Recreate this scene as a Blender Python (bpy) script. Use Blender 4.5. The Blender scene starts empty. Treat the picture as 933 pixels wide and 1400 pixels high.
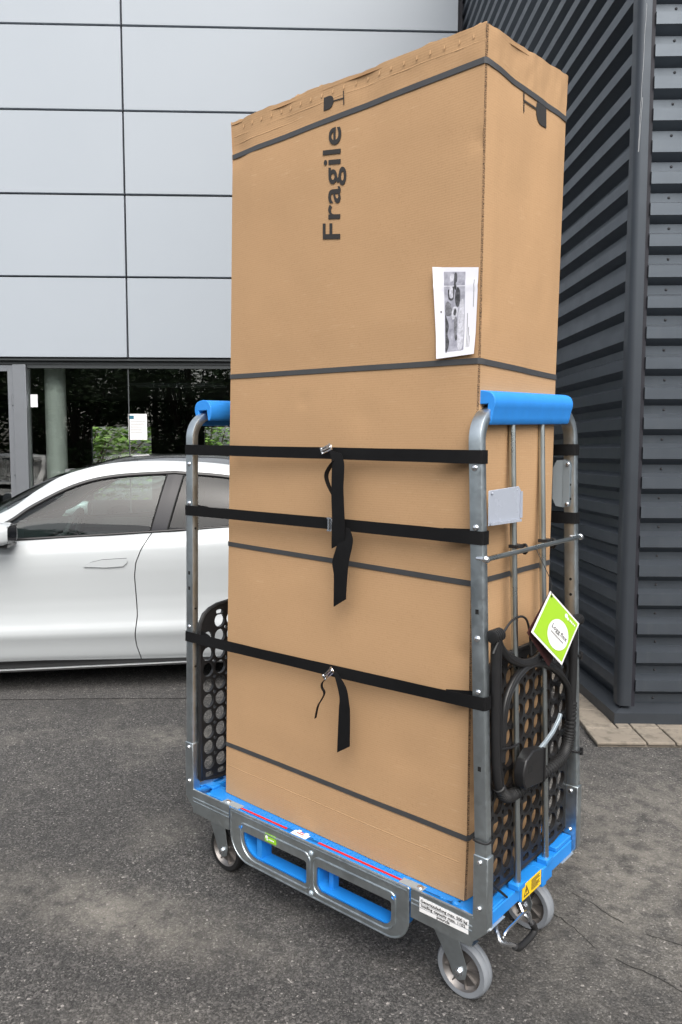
import bpy, math, random
from mathutils import Vector, Matrix, noise
from math import sin, cos, pi, radians, sqrt

sc = bpy.context.scene
COL = sc.collection
random.seed(7)

# ------------------------------------------------------------------ camera
CAM = Vector((0.92678, -1.65333, 1.5))
YAW, PITCH, ROLL, FPX = -0.70840, 0.07784, 0.00075, 1044.16
fw = Vector((sin(YAW) * cos(PITCH), cos(YAW) * cos(PITCH), -sin(PITCH)))
rt = Vector((cos(YAW), -sin(YAW), 0))
up = rt.cross(fw)
r2 = rt * cos(ROLL) + up * sin(ROLL)
u2 = -rt * sin(ROLL) + up * cos(ROLL)
cam_d = bpy.data.cameras.new('camera')
cam = bpy.data.objects.new('camera', cam_d)
COL.objects.link(cam)
cam.matrix_world = Matrix(((r2.x, u2.x, -fw.x, CAM.x), (r2.y, u2.y, -fw.y, CAM.y), (r2.z, u2.z, -fw.z, CAM.z), (0, 0, 0, 1)))
cam_d.sensor_fit = 'VERTICAL'
cam_d.sensor_height = 24.0
cam_d.lens = 24.0 * FPX / 1400.0
cam_d.clip_start = 0.05
cam_d.clip_end = 2000
sc.camera = cam
FH = Vector((fw.x, fw.y, 0)).normalized()      # horizontal view direction
RH = Vector((FH.y, -FH.x, 0))                  # horizontal right

# ------------------------------------------------------------------ world and sun (bright overcast)
SUN_EL, SUN_AZ_DIR = radians(50), (-FH * 0.98 + RH * 0.20).normalized()
world = bpy.data.worlds.new('World')
sc.world = world
world.use_nodes = True
wn = world.node_tree
wn.nodes.clear()
sky = wn.nodes.new('ShaderNodeTexSky')
sky.sky_type = 'NISHITA'
sky.sun_disc = False
sky.sun_elevation = SUN_EL
sky.sun_rotation = math.atan2(SUN_AZ_DIR.x, SUN_AZ_DIR.y)
sky.air_density = 1.0
sky.dust_density = 4.0
sky.ozone_density = 1.0
hsv = wn.nodes.new('ShaderNodeHueSaturation')
hsv.inputs['Saturation'].default_value = 0.34
bg = wn.nodes.new('ShaderNodeBackground')
bg.inputs['Strength'].default_value = 0.15
wo = wn.nodes.new('ShaderNodeOutputWorld')
wn.links.new(sky.outputs[0], hsv.inputs['Color'])
wn.links.new(hsv.outputs[0], bg.inputs['Color'])
wn.links.new(bg.outputs[0], wo.inputs['Surface'])
sun_d = bpy.data.lights.new('sun', 'SUN')
sun_d.energy = 1.5
sun_d.angle = radians(62)
sun_d.color = (1.0, 0.96, 0.9)
sun = bpy.data.objects.new('sun', sun_d)
COL.objects.link(sun)
sdir = -(SUN_AZ_DIR * cos(SUN_EL) + Vector((0, 0, sin(SUN_EL))))
sun.rotation_euler = sdir.to_track_quat('-Z', 'Y').to_euler()
sc.view_settings.view_transform = 'Standard'
sc.view_settings.look = 'None'
sc.view_settings.gamma = 1.0
sc.view_settings.use_curve_mapping = False
sc.view_settings.exposure = 0.85
sc.render.engine = 'CYCLES'
sc.cycles.max_bounces = 7
sc.cycles.diffuse_bounces = 3
sc.cycles.glossy_bounces = 3
sc.cycles.transparent_max_bounces = 16
sc.cycles.sample_clamp_indirect = 6.0

# ------------------------------------------------------------------ materials
MATS = {}


class NT:
    def __init__(s, name):
        s.m = bpy.data.materials.new(name)
        s.m.use_nodes = True
        s.t = s.m.node_tree
        s.b = s.t.nodes['Principled BSDF']
        s.out = s.t.nodes['Material Output']
        s.geo = None
        MATS[name] = s.m

    def n(s, typ, **kw):
        nd = s.t.nodes.new(typ)
        for k, v in kw.items():
            if k in nd.inputs:
                nd.inputs[k].default_value = v
            else:
                setattr(nd, k, v)
        return nd

    def l(s, a, b):
        s.t.links.new(a, b)

    def co(s, kind='Object', scale=(1, 1, 1), rot=(0, 0, 0)):
        tc = s.n('ShaderNodeTexCoord')
        mp = s.n('ShaderNodeMapping')
        mp.inputs['Scale'].default_value = scale
        mp.inputs['Rotation'].default_value = rot
        s.l(tc.outputs[kind], mp.inputs['Vector'])
        return mp.outputs[0]

    def noise(s, vec, scale, detail=4, rough=0.55):
        nd = s.n('ShaderNodeTexNoise')
        nd.inputs['Scale'].default_value = scale
        nd.inputs['Detail'].default_value = detail
        nd.inputs['Roughness'].default_value = rough
        if vec is not None:
            s.l(vec, nd.inputs['Vector'])
        return nd.outputs['Fac']

    def ramp(s, fac, stops):
        nd = s.n('ShaderNodeValToRGB')
        cr = nd.color_ramp
        while len(cr.elements) < len(stops):
            cr.elements.new(0.5)
        for e, (p, c) in zip(cr.elements, stops):
            e.position = p
            e.color = c if len(c) == 4 else (*c, 1)
        s.l(fac, nd.inputs[0])
        return nd.outputs[0]

    def mix(s, fac, a, b, mode='MIX'):
        nd = s.n('ShaderNodeMix', data_type='RGBA', blend_type=mode)
        for key, v in ((0, fac), (6, a), (7, b)):
            if isinstance(v, (int, float)):
                nd.inputs[key].default_value = v
            elif isinstance(v, tuple):
                nd.inputs[key].default_value = v if len(v) == 4 else (*v, 1)
            else:
                s.l(v, nd.inputs[key])
        return nd.outputs[2]

    def math(s, op, a, b=0.0):
        nd = s.n('ShaderNodeMath', operation=op)
        for i, v in enumerate((a, b)):
            if isinstance(v, (int, float)):
                nd.inputs[i].default_value = v
            else:
                s.l(v, nd.inputs[i])
        return nd.outputs[0]

    def bump(s, h, strength=0.3, dist=0.002, prev=None):
        nd = s.n('ShaderNodeBump')
        nd.inputs['Strength'].default_value = strength
        nd.inputs['Distance'].default_value = dist
        s.l(h, nd.inputs['Height'])
        if prev is not None:
            s.l(prev, nd.inputs['Normal'])
        return nd.outputs[0]

    def set(s, color=None, rough=None, metal=None, normal=None, **kw):
        for key, v in (('Base Color', color), ('Roughness', rough), ('Metallic', metal), ('Normal', normal)):
            if v is None:
                continue
            if isinstance(v, (int, float)):
                s.b.inputs[key].default_value = v
            elif isinstance(v, tuple):
                s.b.inputs[key].default_value = v if len(v) == 4 else (*v, 1)
            else:
                s.l(v, s.b.inputs[key])
        for k, v in kw.items():
            s.b.inputs[k.replace('_', ' ')].default_value = v
        return s


def plain(name, color, rough=0.5, metal=0.0, var=0.0, scale=8.0, bump=0.0, bscale=200.0, **kw):
    t = NT(name)
    c = color
    v = t.co('Object')
    if var:
        f = t.noise(v, scale, 5)
        c = t.mix(f, tuple(x * (1 - var) for x in color), tuple(min(1, x * (1 + var)) for x in color))
    nrm = None
    if bump:
        nrm = t.bump(t.noise(v, bscale, 3), bump, 0.001)
    rr = rough
    if var:
        rr = t.math('ADD', t.math('MULTIPLY', t.noise(v, scale * 2.3, 4), 0.25), rough - 0.12)
    t.set(c, rr, metal, nrm, **kw)
    return t


def sg(r, g, b):
    f = lambda c: ((c / 255 + 0.055) / 1.055) ** 2.4 if c > 10 else c / 255 / 12.92
    return (f(r), f(g), f(b))


# asphalt
def asphalt(name, k=1.0, patch=True):
    t = NT(name)
    v = t.co('Object')

    def chips(scale):
        vor = t.n('ShaderNodeTexVoronoi')
        vor.inputs['Scale'].default_value = scale
        t.l(v, vor.inputs['Vector'])
        sp = t.n('ShaderNodeSeparateColor')
        t.l(vor.outputs['Color'], sp.inputs[0])
        return vor, sp
    v1, s1 = chips(150)
    v2, s2 = chips(280)
    K = lambda x, w=0.0: (x * k, x * k * (1 - w * 0.5), x * k * (1 - w))
    c = t.ramp(s1.outputs[0], [(0.0, K(0.018)), (0.30, K(0.042, 0.05)), (0.72, K(0.085, 0.07)), (0.965, K(0.20, 0.1)), (0.992, K(0.22, 0.1)), (0.9955, K(0.55, 0.12))])
    c = t.mix(0.45, c, t.ramp(s2.outputs[1], [(0.0, K(0.012)), (0.5, K(0.060, 0.06)), (0.96, K(0.18, 0.1)), (0.993, K(0.22, 0.1)), (0.9955, K(0.60, 0.1))]))
    big = t.noise(v, 0.9, 5, 0.6)
    fine = t.noise(v, 420, 3, 0.7)
    if patch:
        # dusty, sandy stains lying on the yard
        tot = None
        for (x, y, sx, sy_, rot, amt) in ((0.05, 1.15, 0.85, 1.25, 0.3, 1.0), (-1.25, -0.35, 0.85, 0.22, 0.35, 0.9), (-0.25, -0.75, 0.8, 0.5, 0.2, 0.6), (-2.3, 0.75, 0.45, 0.22, 0.7, 0.6), (1.3, 0.9, 1.2, 1.2, 0.0, 0.9), (-2.9, -0.6, 0.8, 0.5, 0.4, 0.8)):
            mp = t.n('ShaderNodeMapping', vector_type='TEXTURE')
            mp.inputs['Location'].default_value = (x, y, 0)
            mp.inputs['Rotation'].default_value = (0, 0, rot)
            mp.inputs['Scale'].default_value = (sx, sy_, 1)
            t.l(v, mp.inputs['Vector'])
            gr = t.n('ShaderNodeTexGradient', gradient_type='QUADRATIC_SPHERE')
            t.l(mp.outputs[0], gr.inputs[0])
            f = t.math('MULTIPLY', gr.outputs['Fac'], amt)
            tot = f if tot is None else t.math('MAXIMUM', tot, f)
        n1 = t.noise(v, 4.0, 5, 0.7)
        dust = t.math('MULTIPLY', t.math('POWER', tot, 0.5), t.ramp(n1, [(0.34, (0.22,) * 3), (0.60, (1, 1, 1))]))
        dust2 = t.math('MULTIPLY', t.ramp(t.noise(v, 1.6, 6, 0.65), [(0.52, (0, 0, 0)), (0.72, (1, 1, 1))]), 0.45)
        dust = t.math('MAXIMUM', dust, dust2)
        grit = t.ramp(fine, [(0.25, (0.45,) * 3), (0.6, (1, 1, 1))])
        c = t.mix(t.math('MULTIPLY', t.math('MULTIPLY', dust, grit), 0.66), c, (0.345 * k, 0.320 * k, 0.278 * k))
    c = t.mix(t.ramp(big, [(0.35, (0.35,) * 3), (0.55, (0.0,) * 3)]), c, K(0.035))
    mid = t.noise(v, 16, 4, 0.6)
    c = t.mix(t.ramp(mid, [(0.34, (0.45,) * 3), (0.52, (0,) * 3)]), c, K(0.038))
    # small dark pits
    c = t.mix(t.ramp(t.noise(v, 45, 3, 0.6), [(0.27, (0.7,) * 3), (0.36, (0,) * 3)]), c, K(0.018))
    h = t.math('ADD', t.math('MULTIPLY', v1.outputs['Distance'], -1.0), t.math('MULTIPLY', fine, 0.8))
    t.set(c, 0.9, 0.0, t.bump(h, 0.8, 0.004), Specular_IOR_Level=0.3)
    return t


asphalt('asphalt', 1.0, True)
asphalt('bay_asphalt', 1.15, False)

# cardboard
t = NT('cardboard')
v = t.co('Object')
fib = t.noise(t.co('Object', (6, 6, 55)), 6, 5, 0.6)
blot = t.noise(v, 3.5, 5, 0.6)
c = t.mix(blot, (0.425, 0.262, 0.137), (0.445, 0.277, 0.147))
c = t.mix(t.math('MULTIPLY', fib, 0.35), c, (0.505, 0.325, 0.185))
speck = t.noise(v, 260, 2, 0.7)
c = t.mix(t.ramp(speck, [(0.30, (0.35,) * 3), (0.45, (0,) * 3)]), c, (0.30, 0.17, 0.085))
w1 = t.n('ShaderNodeTexWave', wave_type='BANDS', bands_direction='Z')
w1.inputs['Scale'].default_value = 48
w1.inputs['Distortion'].default_value = 0.3
w1.inputs['Detail'].default_value = 2
t.l(v, w1.inputs['Vector'])
w2 = t.n('ShaderNodeTexWave', wave_type='BANDS', bands_direction='DIAGONAL')
w2.inputs['Scale'].default_value = 60
w2.inputs['Distortion'].default_value = 1.0
t.l(t.co('Object', (1, 1, 0.02)), w2.inputs['Vector'])
b1 = t.bump(t.math('ADD', w1.outputs['Fac'], t.math('MULTIPLY', w2.outputs['Fac'], 0.9)), 0.16, 0.0007)
b2 = t.bump(t.noise(t.co('Object', (1, 1, 1.4)), 18, 3), 0.05, 0.003, b1)
# pale scuffs and a few rubbed lines
scf = t.noise(t.co('Object', (9, 9, 60)), 1.6, 5, 0.7)
gate = t.noise(v, 2.3, 2)
c = t.mix(t.math('MULTIPLY', t.ramp(scf, [(0.60, (0,) * 3), (0.70, (0.35,) * 3)]), t.ramp(gate, [(0.45, (0,) * 3), (0.6, (1,) * 3)])), c, (0.60, 0.43, 0.27))
dk = t.noise(t.co('Object', (3, 3, 16)), 3.1, 5, 0.7)
c = t.mix(t.ramp(dk, [(0.68, (0,) * 3), (0.78, (0.22,) * 3)]), c, (0.24, 0.145, 0.07))
c = t.mix(t.math('MULTIPLY', w1.outputs['Fac'], 0.14), c, (0.30, 0.185, 0.09))
t.set(c, 0.82, 0.0, b2, Specular_IOR_Level=0.25)
# cut corrugated edge
t = NT('corrugated_edge')
v = t.co('Object')
w = t.n('ShaderNodeTexWave', wave_type='BANDS', bands_direction='Z', wave_profile='TRI')
w.inputs['Scale'].default_value = 60
w.inputs['Distortion'].default_value = 9.0
w.inputs['Detail'].default_value = 3
w.inputs['Detail Scale'].default_value = 3.0
t.l(v, w.inputs['Vector'])
t.set(t.ramp(w.outputs['Fac'], [(0.25, (0.07, 0.04, 0.02)), (0.75, (0.30, 0.18, 0.09))]), 0.9, 0, t.bump(w.outputs['Fac'], 0.5, 0.002))
plain('torn_paper', (0.50, 0.34, 0.205), 0.9, var=0.15, scale=30)
plain('strapping_band', (0.050, 0.051, 0.053), 0.42, var=0.2, scale=20)
plain('print_black', (0.022, 0.020, 0.019), 0.75)
plain('ink_grey', (0.12, 0.115, 0.11), 0.8)
plain('paper', (0.80, 0.80, 0.86), 0.6, var=0.03, scale=12)
plain('sticker_white', (0.80, 0.80, 0.80), 0.45)
plain('sticker_yellow', (0.85, 0.55, 0.01), 0.45)
plain('sticker_green', (0.26, 0.55, 0.02), 0.45)
plain('tag_green', (0.34, 0.60, 0.03), 0.42)
plain('tag_inside', (0.05, 0.012, 0.012), 0.6)
plain('red_line', (0.62, 0.012, 0.015), 0.4)
plain('teal_print', (0.01, 0.12, 0.18), 0.5)
# printed picture: an abstract grey halftone
t = NT('printed_picture')
v = t.co('Object')
a = t.noise(v, 60, 5, 0.6)
t.set(t.ramp(a, [(0.30, (0.25, 0.25, 0.30)), (0.7, (0.50, 0.50, 0.57))]), 0.6)
for nm, lo, hi in (('picture_dark', 0.02, 0.12), ('picture_mid', 0.08, 0.28), ('picture_light', 0.45, 0.72)):
    t = NT(nm)
    t.set(t.ramp(t.noise(t.co('Object'), 130, 4, 0.7), [(0.35, (lo, lo, lo * 1.1)), (0.65, (hi, hi, hi * 1.1))]), 0.6)
# plastics
plain('blue_plastic', (0.016, 0.215, 0.63), 0.38, var=0.12, scale=9, bump=0.08, bscale=160)
plain('blue_foam', (0.020, 0.235, 0.69), 0.62, var=0.10, scale=25, bump=0.25, bscale=420)
plain('black_plastic', (0.012, 0.012, 0.0128), 0.40, var=0.2, scale=14, bump=0.1, bscale=300)
plain('black_rubber', (0.010, 0.010, 0.0105), 0.6, bump=0.2, bscale=300)
plain('clear_plastic', (0.36, 0.39, 0.45), 0.25, var=0.05, scale=9)
plain('grey_tyre', (0.20, 0.215, 0.235), 0.55, var=0.15, scale=30, bump=0.1)
t = NT('black_webbing')
w = t.n('ShaderNodeTexWave', wave_type='BANDS', bands_direction='Z')
w.inputs['Scale'].default_value = 190
t.l(t.co('Object'), w.inputs['Vector'])
t.set(t.mix(t.noise(t.co('Object'), 30, 4), (0.0025, 0.0025, 0.003), (0.006, 0.006, 0.0065)), 0.75, 0, t.bump(w.outputs['Fac'], 0.3, 0.0005), Specular_IOR_Level=0.2)
# metals


def metal(name, color, rough, spangle=0.18, streak=0.0):
    t = NT(name)
    v = t.co('Object')
    vo = t.n('ShaderNodeTexVoronoi')
    vo.inputs['Scale'].default_value = 90
    t.l(v, vo.inputs['Vector'])
    f = t.mix(0.5, vo.outputs['Color'], t.ramp(t.noise(v, 16, 4), [(0.3, (0, 0, 0)), (0.7, (1, 1, 1))]))
    bw = t.n('ShaderNodeRGBToBW')
    t.l(f, bw.inputs[0])
    c = t.mix(bw.outputs[0], tuple(x * (1 - spangle) for x in color), tuple(min(1, x * (1 + spangle)) for x in color))
    r = t.math('ADD', t.math('MULTIPLY', bw.outputs[0], 0.18), rough - 0.09)
    t.set(c, r, 1.0, t.bump(t.noise(t.co('Object', (1, 1, 0.05)), 60, 2), 0.02, 0.001))
    return t


metal('galvanised', (0.53, 0.585, 0.61), 0.38, 0.10)
plain('bright_tube', (0.50, 0.54, 0.54), 0.30, metal=1.0, var=0.06, scale=6)
plain('zinc', (0.40, 0.47, 0.52), 0.34, metal=0.45, var=0.06, scale=14)
plain('wire_zinc', (0.75, 0.77, 0.80), 0.24, metal=1.0)
plain('cast_alu', (0.26, 0.245, 0.235), 0.45, metal=0.9, var=0.25, scale=30)
# car
plain('car_white', (0.46, 0.485, 0.495), 0.3, var=0.0, Coat_Weight=1.0, Coat_Roughness=0.04)
plain('car_grey', (0.10, 0.11, 0.12), 0.3, Coat_Weight=1.0, Coat_Roughness=0.04)
plain('car_dark', (0.015, 0.016, 0.018), 0.3, Coat_Weight=1.0, Coat_Roughness=0.04)
plain('car_black', (0.008, 0.008, 0.009), 0.4)
t = plain('car_roof_black', (0.012, 0.012, 0.013), 0.18, Coat_Weight=1.0)
plain('pillar_black', (0.016, 0.016, 0.020), 0.15, Specular_IOR_Level=0.25)
plain('gap_dark', (0.004, 0.004, 0.004), 0.8)
plain('interior_dark', (0.030, 0.030, 0.032), 0.7)
plain('interior_grey', (0.16, 0.17, 0.17), 0.65)
plain('headlight', (0.6, 0.62, 0.65), 0.1)
plain('taillight', (0.25, 0.01, 0.01), 0.15)


def glass(name, tint, refl=0.08, rough=0.0):
    t = NT(name)
    tr = t.n('ShaderNodeBsdfTransparent')
    tr.inputs[0].default_value = (*tint, 1)
    gl = t.n('ShaderNodeBsdfGlossy')
    gl.inputs['Roughness'].default_value = rough
    fr = t.n('ShaderNodeFresnel')
    fr.inputs['IOR'].default_value = 1.5
    f = t.math('MAXIMUM', t.math('ADD', fr.outputs[0], refl), 0.0)
    mx = t.n('ShaderNodeMixShader')
    t.l(f, mx.inputs[0])
    t.l(tr.outputs[0], mx.inputs[1])
    t.l(gl.outputs[0], mx.inputs[2])
    t.l(mx.outputs[0], t.out.inputs['Surface'])
    return t


glass('car_glass', (0.62, 0.76, 0.73), 0.008)
glass('car_privacy_glass', (0.19, 0.20, 0.23), -0.008)
glass('window_glass', (0.885, 0.915, 0.895), 0.045)
# buildings
t = NT('facade_panel')
v = t.co('Object')
t.set(t.mix(t.noise(v, 0.8, 3), (0.305, 0.340, 0.378), (0.335, 0.368, 0.405)), 0.55, 0.0, t.bump(t.noise(v, 1.2, 2), 0.05, 0.02))
plain('joint_dark', (0.006, 0.006, 0.012), 0.7)
plain('alu_frame', (0.20, 0.212, 0.228), 0.4, metal=0.5, var=0.05)
plain('frame_dark', (0.045, 0.052, 0.054), 0.45)
plain('column_white', (0.70, 0.74, 0.71), 0.6, var=0.04)
plain('room_dark', (0.030, 0.040, 0.033), 0.8)
plain('room_floor', (0.09, 0.09, 0.085), 0.35)
t = NT('cladding')
v = t.co('Object')
dirt = t.noise(t.co('Object', (6, 6, 0.7)), 3, 5, 0.7)
c = t.mix(t.noise(t.co('Object', (0.5, 0.5, 3)), 5, 5), (0.030, 0.035, 0.042), (0.042, 0.048, 0.057))
c = t.mix(t.ramp(dirt, [(0.52, (0,) * 3), (0.78, (0.30,) * 3)]), c, (0.070, 0.074, 0.078))
t.set(c, t.math('ADD', t.math('MULTIPLY', t.noise(v, 9, 4), 0.22), 0.27), 0.0, t.bump(t.noise(t.co('Object', (0.6, 0.6, 2.5)), 4, 3), 0.12, 0.006), IOR=1.72, Specular_Tint=(0.78, 0.89, 1.0, 1.0))
plain('cladding_trim', (0.030, 0.034, 0.040), 0.40, var=0.12, scale=6, IOR=1.48, Specular_Tint=(0.80, 0.90, 1.0, 1.0))
plain('crack_dark', (0.022, 0.021, 0.019), 0.95, var=0.3, scale=60)
plain('grit', (0.22, 0.21, 0.19), 0.9, var=0.5, scale=40)
plain('screw', (0.05, 0.05, 0.055), 0.4, metal=0.5)
plain('scratch', (0.55, 0.56, 0.57), 0.6)
t = NT('slab')
v = t.co('Object')
c = t.mix(t.noise(v, 7, 6, 0.65), (0.17, 0.145, 0.115), (0.27, 0.235, 0.19))
c = t.mix(t.ramp(t.noise(v, 22, 5), [(0.32, (0.6,) * 3), (0.5, (0,) * 3)]), c, (0.10, 0.088, 0.07))
t.set(c, 0.9, 0, t.bump(t.noise(v, 160, 3), 0.4, 0.002))
plain('bark', (0.07, 0.05, 0.035), 0.9, var=0.3, scale=12)
t = NT('leaf')
inf = t.n('ShaderNodeObjectInfo')
c = t.mix(t.noise(t.co('Object'), 2.2, 4), (0.025, 0.05, 0.012), (0.085, 0.15, 0.035))
t.set(c, 0.6)
t = NT('leaf_light')
c = t.mix(t.noise(t.co('Object'), 3, 4), (0.10, 0.20, 0.03), (0.22, 0.36, 0.07))
t.set(c, 0.6)
plain('render_wall', (0.55, 0.50, 0.45), 0.8, var=0.05)
plain('render_pink', (0.36, 0.27, 0.24), 0.8, var=0.05)
plain('roof_tile', (0.10, 0.085, 0.085), 0.7, var=0.2)

# ------------------------------------------------------------------ mesh helpers
WORLD = {}          # object -> matrix of its local frame


class MB:
    def __init__(s):
        s.v, s.f, s.sm = [], [], []

    def add(s, vs, fs, smooth=False):
        o = len(s.v)
        s.v += [Vector(p) for p in vs]
        s.f += [tuple(i + o for i in f) for f in fs]
        s.sm += [smooth] * len(fs)
        return s

    def box(s, a, b, M=None):
        x0, y0, z0 = a
        x1, y1, z1 = b
        vs = [(x0, y0, z0), (x1, y0, z0), (x1, y1, z0), (x0, y1, z0), (x0, y0, z1), (x1, y0, z1), (x1, y1, z1), (x0, y1, z1)]
        if M is not None:
            vs = [M @ Vector(p) for p in vs]
        return s.add(vs, [(0, 3, 2, 1), (4, 5, 6, 7), (0, 1, 5, 4), (1, 2, 6, 5), (2, 3, 7, 6), (3, 0, 4, 7)])

    def prism(s, poly, ext):
        n = len(poly)
        ext = Vector(ext)
        a = [Vector(p) for p in poly]
        b = [p + ext for p in a]
        nrm = Vector((0, 0, 0))
        for i in range(n):
            nrm += a[i].cross(a[(i + 1) % n])
        fs = [(i, (i + 1) % n, n + (i + 1) % n, n + i) for i in range(n)]
        fs += [tuple(range(n))[::-1], tuple(range(n, 2 * n))]
        if nrm.dot(ext) < 0:
            fs = [f[::-1] for f in fs]
        return s.add(a + b, fs)

    def sweep(s, path, sect, closed=False, smooth=True, up=Vector((0, 0, 1)), caps=True, twist=None):
        """sect: list of (a,b) offsets in the frame normal to the path"""
        P = [Vector(p) for p in path]
        n, m = len(P), len(sect)
        vs = []
        prevx = None
        for i in range(n):
            if closed:
                t_ = (P[(i + 1) % n] - P[i - 1]).normalized()
            else:
                t_ = (P[min(i + 1, n - 1)] - P[max(i - 1, 0)]).normalized()
            if prevx is None:
                ref = up if abs(t_.dot(up)) < 0.95 else Vector((1, 0, 0))
                x = (ref - t_ * ref.dot(t_)).normalized()
            else:
                x = (prevx - t_ * prevx.dot(t_)).normalized()
            prevx = x
            y = t_.cross(x)
            for a, b in sect:
                vs.append(P[i] + x * a + y * b)
        fs = []
        for i in range(n if closed else n - 1):
            for j in range(m):
                k = (i + 1) % n
                fs.append((i * m + j, i * m + (j + 1) % m, k * m + (j + 1) % m, k * m + j))
        s.add(vs, fs, smooth)
        if not closed and caps:
            o = len(s.v) - len(vs)
            s.f += [tuple(o + j for j in range(m))[::-1], tuple(o + (n - 1) * m + j for j in range(m))]
            s.sm += [False, False]
        return s

    def tube(s, path, r, n=10, closed=False, caps=True):
        return s.sweep(path, [(r * cos(2 * pi * k / n), r * sin(2 * pi * k / n)) for k in range(n)], closed, True, caps=caps)

    def lathe(s, prof, o, axis, n=24, smooth=True, ref=None):
        o, ax = Vector(o), Vector(axis).normalized()
        r0 = Vector((0, 0, 1)) if abs(ax.z) < 0.9 else Vector((1, 0, 0))
        x = (r0 - ax * r0.dot(ax)).normalized()
        y = ax.cross(x)
        vs, m = [], len(prof)
        for k in range(n):
            a = 2 * pi * k / n
            d = x * cos(a) + y * sin(a)
            vs += [o + ax * h + d * r for r, h in prof]
        fs = []
        for k in range(n):
            k2 = (k + 1) % n
            for j in range(m - 1):
                fs.append((k * m + j, k * m + j + 1, k2 * m + j + 1, k2 * m + j))
        return s.add(vs, fs, smooth)

    def dome(s, c, nrm, r, h=0.6):
        prof = [(r * cos(a), r * h * sin(a)) for a in [i * pi / 8 for i in range(5)]]
        prof[-1] = (0.0001, prof[-1][1])
        return s.lathe([(r, -0.002)] + prof, c, nrm, 12)

    def grid(s, fn, nu, nv, smooth=True, flip=False):
        vs = [fn(i / nu, j / nv) for j in range(nv + 1) for i in range(nu + 1)]
        fs = []
        for j in range(nv):
            for i in range(nu):
                a = j * (nu + 1) + i
                q = (a, a + 1, a + nu + 2, a + nu + 1)
                fs.append(q[::-1] if flip else q)
        return s.add(vs, fs, smooth)

    def ribbon(s, path, wdir, width, th=0.0016):
        """flat band: path points, wdir vector(s) across the width"""
        P = [Vector(p) for p in path]
        n = len(P)
        W = [Vector(w) for w in (wdir if isinstance(wdir, list) else [wdir] * n)]
        ww = width if isinstance(width, list) else [width] * n
        vs = []
        for i in range(n):
            t_ = (P[min(i + 1, n - 1)] - P[max(i - 1, 0)]).normalized()
            w = W[i].normalized() * ww[i] / 2
            nn = t_.cross(W[i]).normalized() * th / 2
            vs += [P[i] - w - nn, P[i] + w - nn, P[i] + w + nn, P[i] - w + nn]
        fs = []
        for i in range(n - 1):
            for j in range(4):
                fs.append((i * 4 + j, i * 4 + (j + 1) % 4, i * 4 + 4 + (j + 1) % 4, i * 4 + 4 + j))
        fs += [(3, 2, 1, 0), tuple((n - 1) * 4 + j for j in range(4))]
        return s.add(vs, fs)

    def build(s, name, mat, parent=None, bevel=0.0, M=None, sharp=42):
        me = bpy.data.meshes.new(name)
        inv = None
        if parent is not None:
            inv = WORLD[parent].inverted()
        vs = s.v
        if M is not None:
            vs = [M @ p for p in vs]
        if inv is not None:
            vs = [inv @ p for p in vs]
        me.from_pydata([tuple(p) for p in vs], [], s.f)
        me.polygons.foreach_set('use_smooth', s.sm)
        me.materials.append(MATS[mat])
        me.update()
        me.set_sharp_from_angle(angle=radians(sharp))
        ob = bpy.data.objects.new(name, me)
        COL.objects.link(ob)
        if parent is not None:
            ob.parent = parent
            WORLD[ob] = WORLD[parent]
        else:
            WORLD[ob] = Matrix.Identity(4)
        if bevel:
            md = ob.modifiers.new('bevel', 'BEVEL')
            md.width = bevel
            md.segments = 2
            md.limit_method = 'ANGLE'
            md.angle_limit = radians(40)
        return ob


def thing(name, label, cat, loc=(0, 0, 0), rotz=0.0, group=None):
    o = bpy.data.objects.new(name, None)
    o.empty_display_size = 0.1
    COL.objects.link(o)
    o.location = loc
    o.rotation_euler = (0, 0, rotz)
    WORLD[o] = Matrix.Translation(Vector(loc)) @ Matrix.Rotation(rotz, 4, 'Z')
    tag(o, label, cat, group)
    return o


def tag(o, label, cat, group=None):
    o['label'] = label
    o['category'] = cat
    if group:
        o['group'] = group
    return o


def curve_mesh(cu, mb, fn, smooth=False):
    ob = bpy.data.objects.new('tmp', cu)
    COL.objects.link(ob)
    bpy.context.view_layer.update()
    dg = bpy.context.evaluated_depsgraph_get()
    me = bpy.data.meshes.new_from_object(ob.evaluated_get(dg))
    mb.add([fn(*p.co) for p in me.vertices], [tuple(f.vertices) for f in me.polygons], smooth)
    bpy.data.objects.remove(ob)
    bpy.data.curves.remove(cu)
    bpy.data.meshes.remove(me)


def plate2d(mb, loops, th, fn, bevel=0.0):
    """filled outline with holes (even-odd), thickness th centred on w=0; fn(u,v,w)->world"""
    cu = bpy.data.curves.new('tmp', 'CURVE')
    cu.dimensions = '2D'
    cu.fill_mode = 'BOTH'
    cu.extrude = max(th / 2 - bevel, 0.0)
    cu.bevel_depth = bevel
    cu.bevel_resolution = 1
    if bevel:
        cu.offset = -bevel
    for lp in loops:
        sp = cu.splines.new('POLY')
        sp.points.add(len(lp) - 1)
        for p, (a, b) in zip(sp.points, lp):
            p.co = (a, b, 0, 1)
        sp.use_cyclic_u = True
    curve_mesh(cu, mb, fn)
    return mb


def text(mb, body, size, fn, align='LEFT', bold=0.0, th=0.0006, width=None, spacing=1.0, line=1.0):
    cu = bpy.data.curves.new('tmp', 'FONT')
    cu.body = body
    cu.size = size
    cu.align_x = align
    cu.offset = bold * size
    cu.extrude = th / 2
    cu.space_character = spacing
    cu.space_line = line
    cu.resolution_u = 4
    k = 1.0
    if width:
        ob = bpy.data.objects.new('tmp', cu)
        COL.objects.link(ob)
        bpy.context.view_layer.update()
        k = width / max(ob.dimensions.x, 1e-6)
        bpy.data.objects.remove(ob)
    curve_mesh(cu, mb, lambda u, v, w: fn(u * k, v, w))
    return mb


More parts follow.
